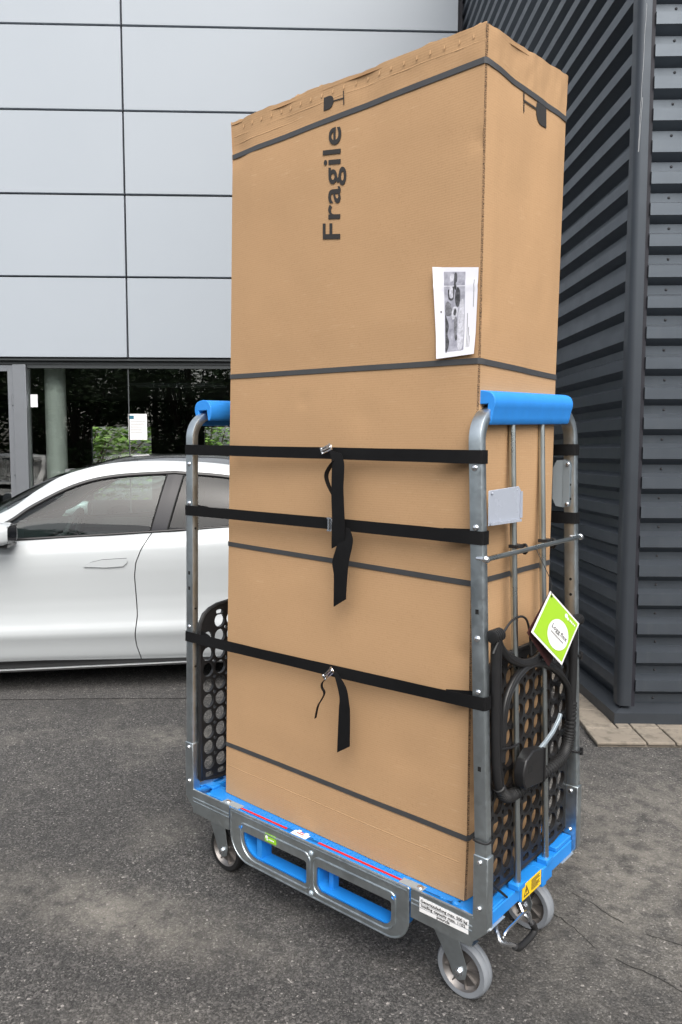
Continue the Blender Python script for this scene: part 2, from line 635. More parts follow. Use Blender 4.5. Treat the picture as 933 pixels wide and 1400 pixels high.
def arc(cx, cy, r, a0, a1, n=8):
    return [(cx + r * cos(radians(a0 + (a1 - a0) * i / n)), cy + r * sin(radians(a0 + (a1 - a0) * i / n))) for i in range(n + 1)]


def circle(cx, cy, r, n=20):
    return [(cx + r * cos(2 * pi * i / n), cy + r * sin(2 * pi * i / n)) for i in range(n)]


def rrect(x0, y0, x1, y1, r, n=5):
    rr = r if isinstance(r, (list, tuple)) else (r,) * 4      # bl, br, tr, tl
    out = []
    for (cx, cy, a, q) in ((x0, y0, 180, rr[0]), (x1, y0, 270, rr[1]), (x1, y1, 0, rr[2]), (x0, y1, 90, rr[3])):
        sx = 1 if cx == x0 else -1
        sy = 1 if cy == y0 else -1
        out += arc(cx + sx * q, cy + sy * q, q, a, a + 90, n)
    return out


def smooth_path(pts, n=6, closed=False):
    """Catmull-Rom"""
    P = [Vector(p) for p in pts]
    out = []
    m = len(P)
    rng = range(m) if closed else range(m - 1)
    for i in rng:
        if closed:
            p0, p1, p2, p3 = P[i - 1], P[i], P[(i + 1) % m], P[(i + 2) % m]
        else:
            p0, p1, p2, p3 = P[max(i - 1, 0)], P[i], P[i + 1], P[min(i + 2, m - 1)]
        for k in range(n):
            t_ = k / n
            out.append(0.5 * ((2 * p1) + (p2 - p0) * t_ + (2 * p0 - 5 * p1 + 4 * p2 - p3) * t_ * t_ + (3 * p1 - p0 - 3 * p2 + p3) * t_ ** 3))
    if not closed:
        out.append(P[-1])
    return out


def interp(tab, x):
    if x <= tab[0][0]:
        return tab[0][1]
    for (a, va), (b, vb) in zip(tab, tab[1:]):
        if x <= b:
            k = (x - a) / (b - a)
            return va + (vb - va) * k
    return tab[-1][1]


def cosint(tab, x):
    if x <= tab[0][0]:
        return tab[0][1]
    for (a, va), (b, vb) in zip(tab, tab[1:]):
        if x <= b:
            k = (x - a) / (b - a)
            k = k * k * (3 - 2 * k)
            return va + (vb - va) * k
    return tab[-1][1]


# view-aligned frame: depth along view, lateral to the right, used for placing the far buildings
def VW(depth, side, z=0.0):
    p = CAM + FH * depth + RH * side
    return Vector((p.x, p.y, z))


def dirc(deg):
    a = radians(deg)
    return FH * cos(a) + RH * sin(a)


def frame(o, xdir):
    """matrix with local x along xdir (horizontal), z up"""
    x = Vector(xdir).normalized()
    y = Vector((0, 0, 1)).cross(x)
    return Matrix(((x.x, y.x, 0, o[0]), (x.y, y.y, 0, o[1]), (0, 0, 1, o[2]), (0, 0, 0, 1)))


# ------------------------------------------------------------------ the setting: ground
mb = MB()
S_ = 400
mb.add([(-S_, -S_, 0), (S_, -S_, 0), (S_, S_, 0), (-S_, S_, 0)], [(0, 1, 2, 3)])
g_ = mb.build('ground', 'asphalt')
g_['kind'] = 'structure'
g_['label'] = 'worn grey asphalt yard with dusty pale patches'
CD = dirc(84.0)
CN = Vector((0, 0, 1)).cross(CD)
mb = MB()
e0 = Vector((-3.20, 0.80, 0.004))
ed = (Vector((-2.777, 1.184, 0)) - Vector((-3.596, 0.443, 0))).normalized()
en = Vector((0, 0, 1)).cross(ed)
front = []
for i in range(121):
    p = e0 + ed * (-9 + 12.6 * i / 120.0)
    front.append(p + en * (0.012 * noise.noise(p * 6) + 0.01 * noise.noise(p * 25)))
back = [front[-1] + en * 6.5, front[0] + en * 6.5]
mb.add(front + back, [tuple(range(len(front) + 2))])
b_ = mb.build('parking_bay', 'bay_asphalt')
b_['kind'] = 'structure'
b_['label'] = 'paler strip of asphalt under the white car'

# cracks in the asphalt, opened and filled with dirt
def crack(pts, w0, seed):
    rnd = random.Random(seed)
    P = []
    for p_, q_ in zip(pts, pts[1:]):
        p_, q_ = Vector((*p_, 0)), Vector((*q_, 0))
        n = max(2, int((q_ - p_).length / 0.018))
        for i in range(n):
            P.append(p_.lerp(q_, i / n))
    vs, fs = [], []
    for i, p_ in enumerate(P):
        t_ = (P[min(i + 1, len(P) - 1)] - P[max(i - 1, 0)]).normalized()
        n_ = Vector((-t_.y, t_.x, 0))
        c_ = p_ + n_ * (0.020 * noise.noise(p_ * 7 + Vector((seed, 0, 0))) + 0.008 * noise.noise(p_ * 40))
        w = w0 * (0.25 + 0.9 * abs(noise.noise(p_ * 16 + Vector((0, seed, 0)))) + 0.35 * rnd.random())
        vs += [c_ - n_ * w + Vector((0, 0, 0.0012)), c_ + n_ * w + Vector((0, 0, 0.0012))]
    for i in range(len(P) - 1):
        fs.append((2 * i, 2 * i + 2, 2 * i + 3, 2 * i + 1))
    m = MB()
    m.add(vs, [f[::-1] for f in fs])
    m.build('crack', 'crack_dark', g_)


crack([(-0.12, 0.62), (0.02, 0.56), (0.10, 0.53)], 0.0030, 1)
crack([(0.14, 0.52), (0.30, 0.50), (0.42, 0.47)], 0.0034, 5)
crack([(-0.10, 0.76), (0.05, 0.72), (0.12, 0.71)], 0.0026, 2)
crack([(0.17, 0.70), (0.34, 0.72), (0.55, 0.70)], 0.0030, 6)
# loose grit
rnd = random.Random(11)
gm = MB()
for i in range(2600):
    if i % 3:
        d, sd = rnd.uniform(1.3, 4.2), rnd.gauss(0, 1.0)
        p = CAM + FH * d + RH * sd * d * 0.45
    else:
        p = Vector((rnd.uniform(-3.2, 1.2), rnd.uniform(-1.2, 2.3), 0))
    r = abs(rnd.gauss(0, 0.0011)) + 0.0008
    a0 = rnd.uniform(0, 6.28)
    vs = [Vector((p.x + r * cos(a0 + k * 2.09) * rnd.uniform(0.7, 1.3), p.y + r * sin(a0 + k * 2.09) * rnd.uniform(0.7, 1.3), 0.0004)) for k in range(3)]
    vs.append(Vector((p.x, p.y, r * rnd.uniform(0.8, 1.4))))
    gm.add(vs, [(0, 1, 3), (1, 2, 3), (2, 0, 3)])
go_ = gm.build('grit', 'grit')
go_['kind'] = 'stuff'
go_['label'] = 'fine loose grit scattered over the asphalt'
go_['category'] = 'grit'

# ------------------------------------------------------------------ dark corrugated building
G0 = Vector((-0.581, 2.393, 0))
RW, WL = dirc(91.5), dirc(-2.0)
MR = frame(G0, RW)             # local y = into the building
ML = frame(G0, WL)             # local y = outwards
darkb = thing('clad_building', 'dark grey building clad in horizontal trapezoidal metal sheets', 'building', tuple(G0), math.atan2(RW.y, RW.x))
PER, ZC = 0.1588, 0.3555 - 0.1588 * 2
prof = []
k = 0
while True:
    z0 = ZC + PER * k
    if z0 > 8.4:
        break
    for dz, o in ((0, 1), (0.060, 1), (0.082, 0), (0.127, 0)):
        if z0 + dz > 0.105:
            prof.append((z0 + dz, o))
    k += 1
prof.insert(0, (0.10, prof[0][1]))


def sheet(s0, s1, yc, yv, M):
    m = MB()
    vs, fs = [], []
    for s in (s0, s1):
        for z, o in prof:
            vs.append(M @ Vector((s, yc if o else yv, z)))
    n = len(prof)
    for i in range(n - 1):
        fs.append((i, n + i, n + i + 1, i + 1))
    m.add(vs, fs)
    return m


sheet(0.125, 7.0, 0.045, 0.103, MR).build('cladding_sheet', 'cladding', darkb)
sheet(0.09, 5.3, -0.045, -0.103, ML).build('cladding_sheet', 'cladding', darkb)
# flat backing behind the rib ends
m = MB()
m.box((0.05, 0.110, 0.06), (7.0, 0.13, 8.4), MR)
m.build('backing_wall', 'joint_dark', darkb)
m = MB()
m.box((0.05, -0.13, 0.06), (5.3, -0.110, 8.4), ML)
m.build('backing_wall', 'joint_dark', darkb)
# corner trim: bent sheet with a small rounded nose
m = MB()
pl = [(0.030, 0.118), (0.030, 0.060), (0.033, 0.042), (0.044, 0.030), (0.062, 0.026), (0.098, 0.026), (0.098, 0.090), (0.090, 0.090), (0.090, 0.034), (0.062, 0.034), (0.048, 0.038), (0.041, 0.048), (0.038, 0.062), (0.038, 0.118)]
nn = Vector((0, 0, 1))
m.prism([MR @ Vector((a, b, 0.118)) for a, b in pl], (0, 0, 8.2))
ct = m.build('corner_trim', 'cladding_trim', darkb, bevel=0.002)
m = MB()
for (z0, z1, a0, a1) in ((3.78, 3.30, 0.066, 0.052), (3.30, 3.05, 0.052, 0.046), (3.32, 3.05, 0.060, 0.048)):
    pts = []
    for i in range(13):
        f = i / 12
        pts.append(MR @ Vector((a0 + (a1 - a0) * f + 0.003 * noise.noise(Vector((f * 5, z0, 0))), 0.0245 if a0 > 0.061 else 0.0235 + (0.062 - (a0 + (a1 - a0) * f)) * 0.25, z0 + (z1 - z0) * f)))
    m.tube(pts, 0.0007, 5)
m.build('scratch', 'scratch', ct)
# base flashing on both sides
m = MB()
for (M, sgn, s0, s1) in ((MR, 1, 0.0, 7.0), (ML, -1, 0.0, 5.3)):
    vs = []
    for s in (s0, s1):
        for y, z in ((0.0, 0.028), (0.0, 0.088), (0.016, 0.094), (0.085, 0.118), (0.085, 0.028)):
            mit = 0.0 if s > 1 else y
            vs.append(M @ Vector((s + mit, y * sgn, z)))
    fs = [(i, i + 1, i + 6, i + 5) for i in range(4)] + [(0, 1, 2, 3, 4), (5, 6, 7, 8, 9)]
    m.add(vs, fs)
m.build('base_flashing', 'cladding_trim', darkb)
# fixing screws in the valleys
m = MB()
m.dome((0, 0, 0), (0, -1, 0), 0.0075, 0.7)
scr = m.build('screw', 'screw')
first = True
for wall, (M, yv) in enumerate(((MR, 0.103), (ML, -0.103))):
    for k in range(0, 30):
        z0 = ZC + PER * k + 0.104
        if z0 < 0.13 or (wall and k % 2):
            continue
        for s in ((0.245, 0.85) if wall == 0 else (0.17,)):
            o = scr
            if not first:
                o = scr.copy()
                COL.objects.link(o)
            first = False
            o.parent = darkb
            o.location = WORLD[darkb].inverted() @ (M @ Vector((s + random.uniform(-0.006, 0.006), yv, z0)))
            o.rotation_euler = (0, 0, 0 if wall == 0 else -pi / 2)

# paving slabs along the foot of the dark building
pav = MB()
pav.box((-0.165, -0.255, -0.03), (6.5, -0.01, 0.012), MR)
pav.box((-0.165, -0.055, -0.03), (-0.01, 4.2, 0.012), MR)
pv = pav.build('pavement', 'slab')
pv['kind'] = 'structure'
pv['label'] = 'narrow strip of concrete slabs at the foot of the dark wall'


def slab(x0, y0, x1, y1):
    m = MB()
    g = 0.004
    dz = random.uniform(-0.003, 0.003)
    m.box((x0 + g, y0 + g, 0.0125), (x1 - g, y1 - g, 0.030 + dz), MR)
    m.build('slab', 'slab', pv, bevel=0.005)


xs = [-0.178, 0.080, 0.225] + [0.225 + 0.25 * i for i in range(1, 24)]
for a, b in zip(xs, xs[1:]):
    slab(a, -0.272, b, -0.062)
xs2 = [0.080, 0.33] + [0.33 + 0.25 * i for i in range(1, 20)]
for i in range(13):
    slab(-0.172, -0.062 + 0.3 * i, 0.0, 0.238 + 0.3 * i)
for a, b in zip(xs, xs[1:]):
    slab(max(a, 0.0), -0.062, b, 0.02) if b > 0 else None

# ------------------------------------------------------------------ showroom building with light panels
Q0 = Vector((-3.896, 5.999, 0))
FD = dirc(88.0)
MF = frame(Q0, FD)             # local y = away from the yard
show = thing('showroom_building', 'pale panelled showroom building with dark glazed ground floor', 'building', tuple(Q0), math.atan2(FD.y, FD.x))
m = MB()
m.box((-12.0, 0.06, 2.549), (0.3, 0.20, 8.9), MF)
m.build('wall', 'joint_dark', show)
zs = [2.568 + 0.9065 * i for i in range(8)]
ss = [-11.25, -7.50, -3.75, 0.0]
for i in range(7):
    for a, b in zip(ss, ss[1:]):
        m = MB()
        m.box((a + 0.010, 0.0 + random.uniform(-0.002, 0.002), zs[i] + 0.011), (b - 0.010, 0.05, zs[i + 1] - 0.011), MF)
        m.build('facade_panel', 'facade_panel', show, bevel=0.004)
m = MB()
m.box((-12.0, 0.03, 2.545), (0.2, 0.062, 2.566), MF)
m.box((-12.0, 0.09, 2.505), (0.2, 0.20, 2.548), MF)
m.build('lintel', 'frame_dark', show)
# glazing: frames and panes
m = MB()
m.box((-5.075, 0.05, 0.0), (-4.925, 0.19, 2.50), MF)
m.build('window_post', 'alu_frame', show, bevel=0.004)
m = MB()
m.box((-4.925, 0.10, 2.465), (0.2, 0.16, 2.503), MF)
m.box((-4.925, 0.10, 0.0), (0.2, 0.16, 0.12), MF)
m.build('window_frame', 'frame_dark', show)
dr = MB()
dr.box((-5.145, 0.085, 0.02), (-5.078, 0.14, 2.495), MF)
dr.box((-6.30, 0.085, 0.02), (-6.23, 0.14, 2.495), MF)
dr.box((-6.23, 0.085, 2.425), (-5.145, 0.14, 2.495), MF)
dr.box((-6.23, 0.085, 0.02), (-5.145, 0.14, 0.12), MF)
dro = dr.build('door', 'alu_frame', show, bevel=0.003)
m = MB()
m.box((-6.23, 0.108, 0.12), (-5.145, 0.116, 2.425), MF)
m.build('pane', 'window_glass', dro)
m = MB()
for z in (0.5, 1.3, 2.1):
    m.tube([MF @ Vector((-5.09, 0.075, z - 0.06)), MF @ Vector((-5.09, 0.075, z + 0.06))], 0.012, 8)
m.build('hinge', 'alu_frame', dro)
for a, b in ((-4.925, -3.785), (-3.775, -2.4), (-2.39, -1.0), (-0.99, 0.2)):
    m = MB()
    m.box((a + 0.003, 0.126, 0.12), (b - 0.003, 0.134, 2.465), MF)
    m.build('window_pane', 'window_glass', show)
for a in (-3.78, -2.395, -0.995):
    m = MB()
    m.box((a - 0.006, 0.122, 0.12), (a + 0.006, 0.138, 2.465), MF)
    m.build('glass_joint', 'frame_dark', show)
for a, b in ((-12.0, -6.30),):
    m = MB()
    m.box((a, 0.10, 0.0), (b, 0.14, 2.50), MF)
    m.build('wall', 'frame_dark', show)
# the room behind the glass
m = MB()
m.box((-9.0, 0.2, -0.02), (0.2, 7.2, 0.006), MF)
m.build('floor', 'room_floor', show)
m = MB()
m.box((-9.0, 0.205, 2.56), (0.2, 7.2, 2.7), MF)
m.build('ceiling', 'room_dark', show)
m = MB()
m.box((0.21, 0.2, 0.0), (0.30, 7.2, 2.57), MF)
m.box((-9.1, 0.2, 0.0), (-9.01, 7.2, 2.57), MF)
for a, b, z0, z1 in ((-9.0, 0.2, 2.03, 2.57), (-9.0, 0.2, 0.0, 0.5), (-9.0, -6.25, 0.5, 2.03), (-5.02, -3.92, 0.5, 2.03), (-1.0, 0.2, 0.5, 2.03), (-2.80, -2.72, 0.5, 2.03), (-2.05, -1.72, 0.5, 2.03)):
    m.box((a, 7.2, z0), (b, 7.3, z1), MF)
m.build('wall', 'room_dark', show)
m = MB()
m.lathe([(0.122, 0.0), (0.122, 2.56)], MF @ Vector((-4.76, 0.55, 0)), (0, 0, 1), 32)
m.build('column', 'column_white', show)
m = MB()
for (x, y) in ((-2.2, 3.4), (-3.6, 4.6)):
    m.box((x - 0.45, y - 0.35, 0.70), (x + 0.45, y + 0.35, 0.74), MF)
    m.box((x - 0.40, y - 0.05, 0.0), (x - 0.34, y + 0.05, 0.70), MF)
    m.box((x + 0.34, y - 0.05, 0.0), (x + 0.40, y + 0.05, 0.70), MF)
m.build('desk', 'room_dark', show)
# two tubes of ceiling lights, unlit
m = MB()
for y in (2.0, 2.35):
    m.box((-4.2, y, 2.44), (-2.9, y + 0.06, 2.47), MF)
m.build('ceiling_rail', 'alu_frame', show)

# notices on the glass
m = MB()
m.box((-3.79, 0.1235, 1.645), (-3.575, 0.1245, 1.945), MF)
no = m.build('notice_sheet', 'sticker_white')
tag(no, 'white printed notice with teal mark taped inside the dark showroom window', 'notice')
m = MB()
m.box((-3.775, 0.1222, 1.885), (-3.725, 0.1232, 1.925), MF)
m.build('mark', 'teal_print', no)
m = MB()
for i in range(9):
    m.box((-3.765, 0.1222, 1.855 - 0.018 * i), (-3.765 + (0.17, 0.15, 0.16, 0.09, 0.17, 0.13, 0.16, 0.14, 0.07)[i], 0.1232, 1.858 - 0.018 * i), MF)
m.build('print', 'ink_grey', no)
m = MB()
m.box((-4.905, 0.1235, 2.02), (-4.825, 0.1245, 2.165), MF)
tag(m.build('notice_sheet', 'paper'), 'small pale notice on the showroom glass left of the column', 'notice')


# ------------------------------------------------------------------ trees and a house
def tree_mesh(seed, h, rx, rz, nl, leaf, trunk_h):
    rnd = random.Random(seed)
    tr, cr = MB(), MB()
    tr.tube([(0, 0, -0.1), (0.05, 0.02, trunk_h * 0.5), (0.0, 0.05, trunk_h), (0.1, 0, h * 0.75)], h * 0.022, 8)
    cl = []
    for i in range(26):
        a, b = rnd.uniform(0, 2 * pi), rnd.uniform(-0.85, 1)
        rr = sqrt(max(0, 1 - b * b)) * rnd.uniform(0.45, 1.0)
        c = Vector((cos(a) * rr * rx, sin(a) * rr * rx, trunk_h + (h - trunk_h) * (0.5 + 0.45 * b)))
        cl.append((c, rnd.uniform(0.28, 0.5) * rx))
        tr.tube([(0, 0, trunk_h * rnd.uniform(0.7, 1.2)), (c.x * 0.5, c.y * 0.5, (trunk_h + c.z) / 2), tuple(c)], h * 0.006, 5)
    for i in range(nl):
        c, r = cl[rnd.randrange(len(cl))]
        d = Vector((rnd.gauss(0, 1), rnd.gauss(0, 1), rnd.gauss(0, 0.8))).normalized() * r * rnd.uniform(0.3, 1.1)
        p = c + d
        q = Matrix.Rotation(rnd.uniform(0, 6.28), 3, 'Z') @ Matrix.Rotation(rnd.uniform(-1.2, 1.2), 3, 'X')
        l = leaf * rnd.uniform(0.6, 1.3)
        cr.add([p + q @ Vector(v_) for v_ in ((-l, 0, 0), (0, -l * 0.5, 0.1 * l), (l, 0, 0), (0, l * 0.5, 0.1 * l))], [(0, 1, 2, 3)])
    return tr, cr


def place_tree(src, loc, rz, sc_, label, group):
    r, parts = src
    o = r.copy()
    COL.objects.link(o)
    o.location = loc
    o.rotation_euler = (0, 0, rz)
    o.scale = (sc_,) * 3
    tag(o, label, 'tree', group)
    for p in parts:
        c = p.copy()
        COL.objects.link(c)
        c.parent = o
    return o


def make_tree(name, label, loc, seed, h, rx, nl, leaf, trunk_h, mat='leaf', cat='tree', group=None):
    t_ = thing(name, label, cat, loc, 0, group)
    tr, cr = tree_mesh(seed, h, rx, h, nl, leaf, trunk_h)
    M = WORLD[t_]
    a = tr.build('trunk', 'bark', t_, M=M)
    b = cr.build('crown', mat, t_, M=M)
    return t_, [a, b]


LT = 'dark leafy tree standing across the yard, seen mirrored in the showroom glass'
GT = 'trees across the yard'
p = VW(-16, -14)
T1 = make_tree('leafy_tree', LT, tuple(p), 1, 6.3, 2.7, 9000, 0.13, 0.8, group=GT)
for i, (d, s, r, k) in enumerate(((-17, -19, 1.0, 1.05), (-15, -9.5, 2.2, 0.92), (-17, -5, 3.0, 1.1), (-15.5, -1, 4.1, 0.95), (-18, 4, 5.3, 1.1), (-16, 9, 0.4, 1.0), (-15, -24, 1.7, 0.95), (-17, -30, 2.9, 1.08), (-17, 15, 2.2, 1.0), (-20, -16.5, 0.2, 1.0), (-20, -12, 1.2, 1.1), (-20, -7, 2.8, 0.95), (-20, -21, 0.7, 1.05))):
    p = VW(d, s)
    place_tree(T1, tuple(p), r, k, LT, GT)
p = VW(20.5, -7.0, -0.3)
make_tree('bush', 'bright green bush seen through the showroom left of the round column', tuple(p), 5, 3.4, 2.2, 3500, 0.10, 0.3, 'leaf_light', 'bush')
p = VW(22, -3.9, -0.3)
make_tree('bush', 'bright green bush beside the far house seen through the showroom', tuple(p), 6, 3.0, 1.3, 2500, 0.09, 0.3, 'leaf_light', 'bush')
hp = VW(33, -2.0, -1.6)
house = thing('house', 'pale gabled house seen through the showroom windows', 'house', tuple(hp), math.atan2(RH.y, RH.x))
MH = WORLD[house]
m = MB()
m.box((-1.6, 0, 0), (3.2, 6, 3.2), MH)
m.prism([MH @ Vector(q) for q in ((-1.6, 0.001, 3.2), (3.2, 0.001, 3.2), (0.8, 0.001, 5.2))], MH.to_3x3() @ Vector((0, 6, 0)))
m.build('wall', 'render_pink', house)
m = MB()
for sx in (-1, 1):
    m.prism([MH @ Vector((0.8, -0.3, 5.3)), MH @ Vector((0.8 + sx * 2.8, -0.3, 2.97)), MH @ Vector((0.8 + sx * 2.8, -0.3, 3.12)), MH @ Vector((0.8, -0.3, 5.45))], MH.to_3x3() @ Vector((0, 6.6, 0)))
m.build('roof', 'roof_tile', house)
for x in (-0.7, 1.6):
    m = MB()
    m.box((x, -0.02, 2.0), (x + 0.9, 0.01, 3.0), MH)
    m.build('window', 'frame_dark', house)
m = MB()
m.box((3.6, 1, 0), (6.0, 5, 3.6), MH)
m.build('annex', 'render_wall', house)
# ------------------------------------------------------------------ white car
CW = 1.90
BELT = [(-2.2, 0.66), (-1.9, 0.76), (-1.4, 0.87), (-1.0, 0.925), (-0.45, 0.963), (0.0, 0.984), (0.377, 1.004), (0.85, 1.032), (1.5, 1.055), (2.0, 1.05), (2.45, 0.98)]
SEAM = [(0.16, 0.292), (0.223, 0.292), (0.30, 0.272), (0.367, 0.267), (0.43, 0.275), (0.496, 0.282), (0.62, 0.276), (0.738, 0.271), (0.822, 0.281), (0.904, 0.313), (1.007, 0.377), (1.1, 0.40)]
# section of the side: (height fraction between bottom and belt, inward offset)
SECT = [(0.0, 0.070), (0.03, 0.050), (0.07, 0.040), (0.13, 0.028), (0.19, 0.012), (0.215, 0.002), (0.24, -0.002), (0.27, 0.002), (0.32, 0.014), (0.40, 0.024), (0.50, 0.024), (0.62, 0.014), (0.72, 0.004), (0.80, 0.0), (0.87, 0.004), (0.92, 0.014), (0.96, 0.032), (0.985, 0.050), (1.0, 0.066)]
WHEELS = (-1.42, 1.50)
WR = 0.345


def plan(x):
    """inward rounding of the body side towards the nose and the tail"""
    y = 0.0
    if x < -1.0:
        q = (-1.0 - x) / 1.2
        y += 0.42 * q ** 2.6
    if x > 1.2:
        q = (x - 1.2) / 1.25
        y += 0.30 * q ** 2.6
    y += 0.035 * ((x - 0.2) / 2.3) ** 2
    return y


def side_pt(x, f, zbot=0.205):
    zb = cosint(BELT, x)
    z = zbot + (zb - zbot) * f
    for wx in WHEELS:
        d = abs(x - wx)
        if d < WR + 0.02:
            z = max(z, 0.335 + sqrt(max(0, (WR + 0.02) ** 2 - d * d)))
    z = min(z, zb)
    return Vector((x, interp(SECT, f) + plan(x), z))


def make_car(name, label, M, paint, rotz, loc, group=None):
    c = thing(name, label, 'car', loc, rotz, group)
    R = []

    def both(fn, nm, mat, nu, nv, parent=c, sides=(0, 1), bevel=0):
        out = []
        for sd in sides:
            m = MB()
            f2 = (lambda a, b: M @ fn(a, b)) if sd == 0 else (lambda a, b: M @ Vector((fn(a, b).x, CW - fn(a, b).y, fn(a, b).z)))
            m.grid(f2, nu, nv, True, flip=(sd == 1))
            out.append(m.build(nm, mat, parent, bevel))
        return out

    NV = 36

    def panel(x0, x1, w0, w1):
        """body side between seams; w: how much the edge follows the curved door seam"""
        def fn(a, b):
            # the outermost columns turn inwards to make a real gap
            aa = min(max((a * 34 - 1) / 32.0, 0), 1)
            x = x0 + (x1 - x0) * aa
            p = side_pt(x, b)
            dl = (interp(SEAM, p.z) - 0.28)
            p.x += dl * (w0 * (1 - aa) ** 2 + w1 * aa ** 2)
            if a < 0.5 / 34 or a > 33.5 / 34:
                p.y += 0.02
            return p
        return fn
    both(panel(-2.2, -0.823, 0, 0), 'front_wing', paint, 34, NV)
    fd = both(panel(-0.817, 0.2768, 0, 1), 'front_door', paint, 34, NV)
    rd = both(panel(0.2832, 1.267, 1, 0), 'rear_door', paint, 34, NV)
    both(panel(1.272, 2.45, 0, 0), 'rear_wing', paint, 34, NV)
    # dark inside so that gaps and arches read as depth
    m = MB()
    m.box((-1.9, 0.30, 0.22), (2.1, CW - 0.30, 0.86), M)
    m.box((-0.98, 0.075, 0.20), (1.05, 0.30, 0.90), M)
    m.box((-0.98, CW - 0.30, 0.20), (1.05, CW - 0.075, 0.90), M)
    m.build('underbody', 'gap_dark', c)
    # sill: dark strip with a painted lower edge
    for sd in (0, 1):
        m = MB()
        fy = (lambda y: y) if sd == 0 else (lambda y: CW - y)
        path = [(-1.04, 0.052), (0.0, 0.050), (1.12, 0.052)]
        def strip(m_, y0, z0, y1, z1, dz=0.0):
            vs = []
            for x in (-1.05, -0.54, 0.28, 0.57, 1.13):
                rise = 0.0215 * (x + 0.54)
                vs += [M @ Vector((x, fy(y0 + plan(x)), z0 + rise)), M @ Vector((x, fy(y1 + plan(x)), z1 + rise)), M @ Vector((x, fy(y1 + 0.1), z1 + rise)), M @ Vector((x, fy(y0 + 0.1), z0 + rise))]
            fs = []
            for i in range(4):
                for j in range(4):
                    fs.append((i * 4 + j, i * 4 + (j + 1) % 4, i * 4 + 4 + (j + 1) % 4, i * 4 + 4 + j))
            m_.add(vs, fs)
        strip(m, 0.080, 0.158, 0.062, 0.208)
        m.build('sill_trim', 'car_black', c)
        m = MB()
        strip(m, 0.075, 0.138, 0.052, 0.157)
        m.build('sill_edge', paint, c, bevel=0.003)
    # greenhouse curves: (x, z, y)
    A = [(-1.00, 0.925, 0.075), (-0.62, 0.952, 0.072), (-0.45, 0.963, 0.07), (-0.2, 0.975, 0.07), (0.0, 0.984, 0.07), (0.36, 1.003, 0.07), (0.45, 1.008, 0.07), (0.85, 1.031, 0.075), (1.2, 1.046, 0.085), (1.55, 1.056, 0.10), (1.85, 1.060, 0.115)]
    B = [(-0.93, 0.935, 0.085), (-0.545, 1.050, 0.11), (-0.358, 1.168, 0.15), (-0.124, 1.288, 0.19), (0.111, 1.348, 0.215), (0.457, 1.371, 0.225), (0.552, 1.369, 0.225), (0.848, 1.343, 0.22), (1.25, 1.262, 0.20), (1.60, 1.155, 0.17), (1.87, 1.070, 0.125)]
    C = [(-1.08, 0.925, 0.17), (-0.575, 1.116, 0.20), (-0.353, 1.262, 0.235), (-0.185, 1.358, 0.26), (0.061, 1.424, 0.285), (0.285, 1.444, 0.30), (0.543, 1.442, 0.30), (0.845, 1.419, 0.295), (1.30, 1.335, 0.27), (1.75, 1.195, 0.23), (2.15, 1.060, 0.18)]
    D = [(-1.32, 0.915, 0.95), (-0.80, 1.128, 0.95), (-0.53, 1.262, 0.95), (-0.30, 1.365, 0.95), (0.02, 1.458, 0.95), (0.24, 1.486, 0.95), (0.52, 1.493, 0.95), (0.85, 1.478, 0.95), (1.35, 1.385, 0.95), (1.85, 1.225, 0.95), (2.25, 1.075, 0.95)]
    def cv(t_):
        return smooth_path([Vector((x, y, z)) for x, z, y in t_], 6)
    A, B, C, D = cv(A), cv(B), cv(C), cv(D)
    n = len(A) - 1

    def lerpgrid(P, Q, i0, i1, v0=0.0, v1=1.0, bow=0.0, off=0.0):
        def fn(a, b):
            q = i0 + (i1 - i0) * a
            k_ = min(int(q), n - 1)
            f = q - k_
            p = P[k_].lerp(P[k_ + 1], f)
            r = Q[k_].lerp(Q[k_ + 1], f)
            v_ = v0 + (v1 - v0) * b
            w_ = p.lerp(r, v_)
            w_.y -= bow * 4 * v_ * (1 - v_) - off
            return w_
        return fn
    # index along the curves: 0..60, the posts are at about x=.30/.46 (front edge) and .47/.555
    both(lerpgrid(A, B, 6.0, 30.0, 0.02, 0.975, 0.022), 'front_window', 'car_glass', 30, 8)
    both(lerpgrid(A, B, 30.0, 36.2, 0.02, 0.975, 0.022, -0.006), 'door_post', 'pillar_black', 8, 8)
    both(lerpgrid(A, B, 36.5, 58.0, 0.02, 0.975, 0.022), 'rear_window', 'car_privacy_glass', 24, 8)
    both(lerpgrid(A, B, 0.0, 6.0, 0.0, 1.0, 0.02, 0.0), 'mirror_base', 'car_black', 6, 4)
    both(lerpgrid(B, C, 0, n, 0.0, 1.0, 0.012), 'roof_rail', paint, 60, 6)
    # black trim round the windows
    for sd in (0, 1):
        m = MB()
        ff = (lambda p: M @ p) if sd == 0 else (lambda p: M @ Vector((p.x, CW - p.y, p.z)))
        m.tube([ff(B[i] + Vector((0, -0.004, -0.004))) for i in range(2, n + 1)], 0.014, 8)
        m.tube([ff(A[i] + Vector((0, -0.004, 0.004))) for i in range(2, n + 1)], 0.008, 8)
        m.build('window_trim', 'car_black', c)
        m = MB()
        for i, o in ((30.0, -0.02), (36.3, -0.02)):
            f = lerpgrid(A, B, i, i, 0, 1, 0.022)
            m.tube([ff(f(0, j / 8) + Vector((0, -0.006, 0))) for j in range(9)], 0.0055, 6)
        m.build('post_seal', 'gap_dark', c)
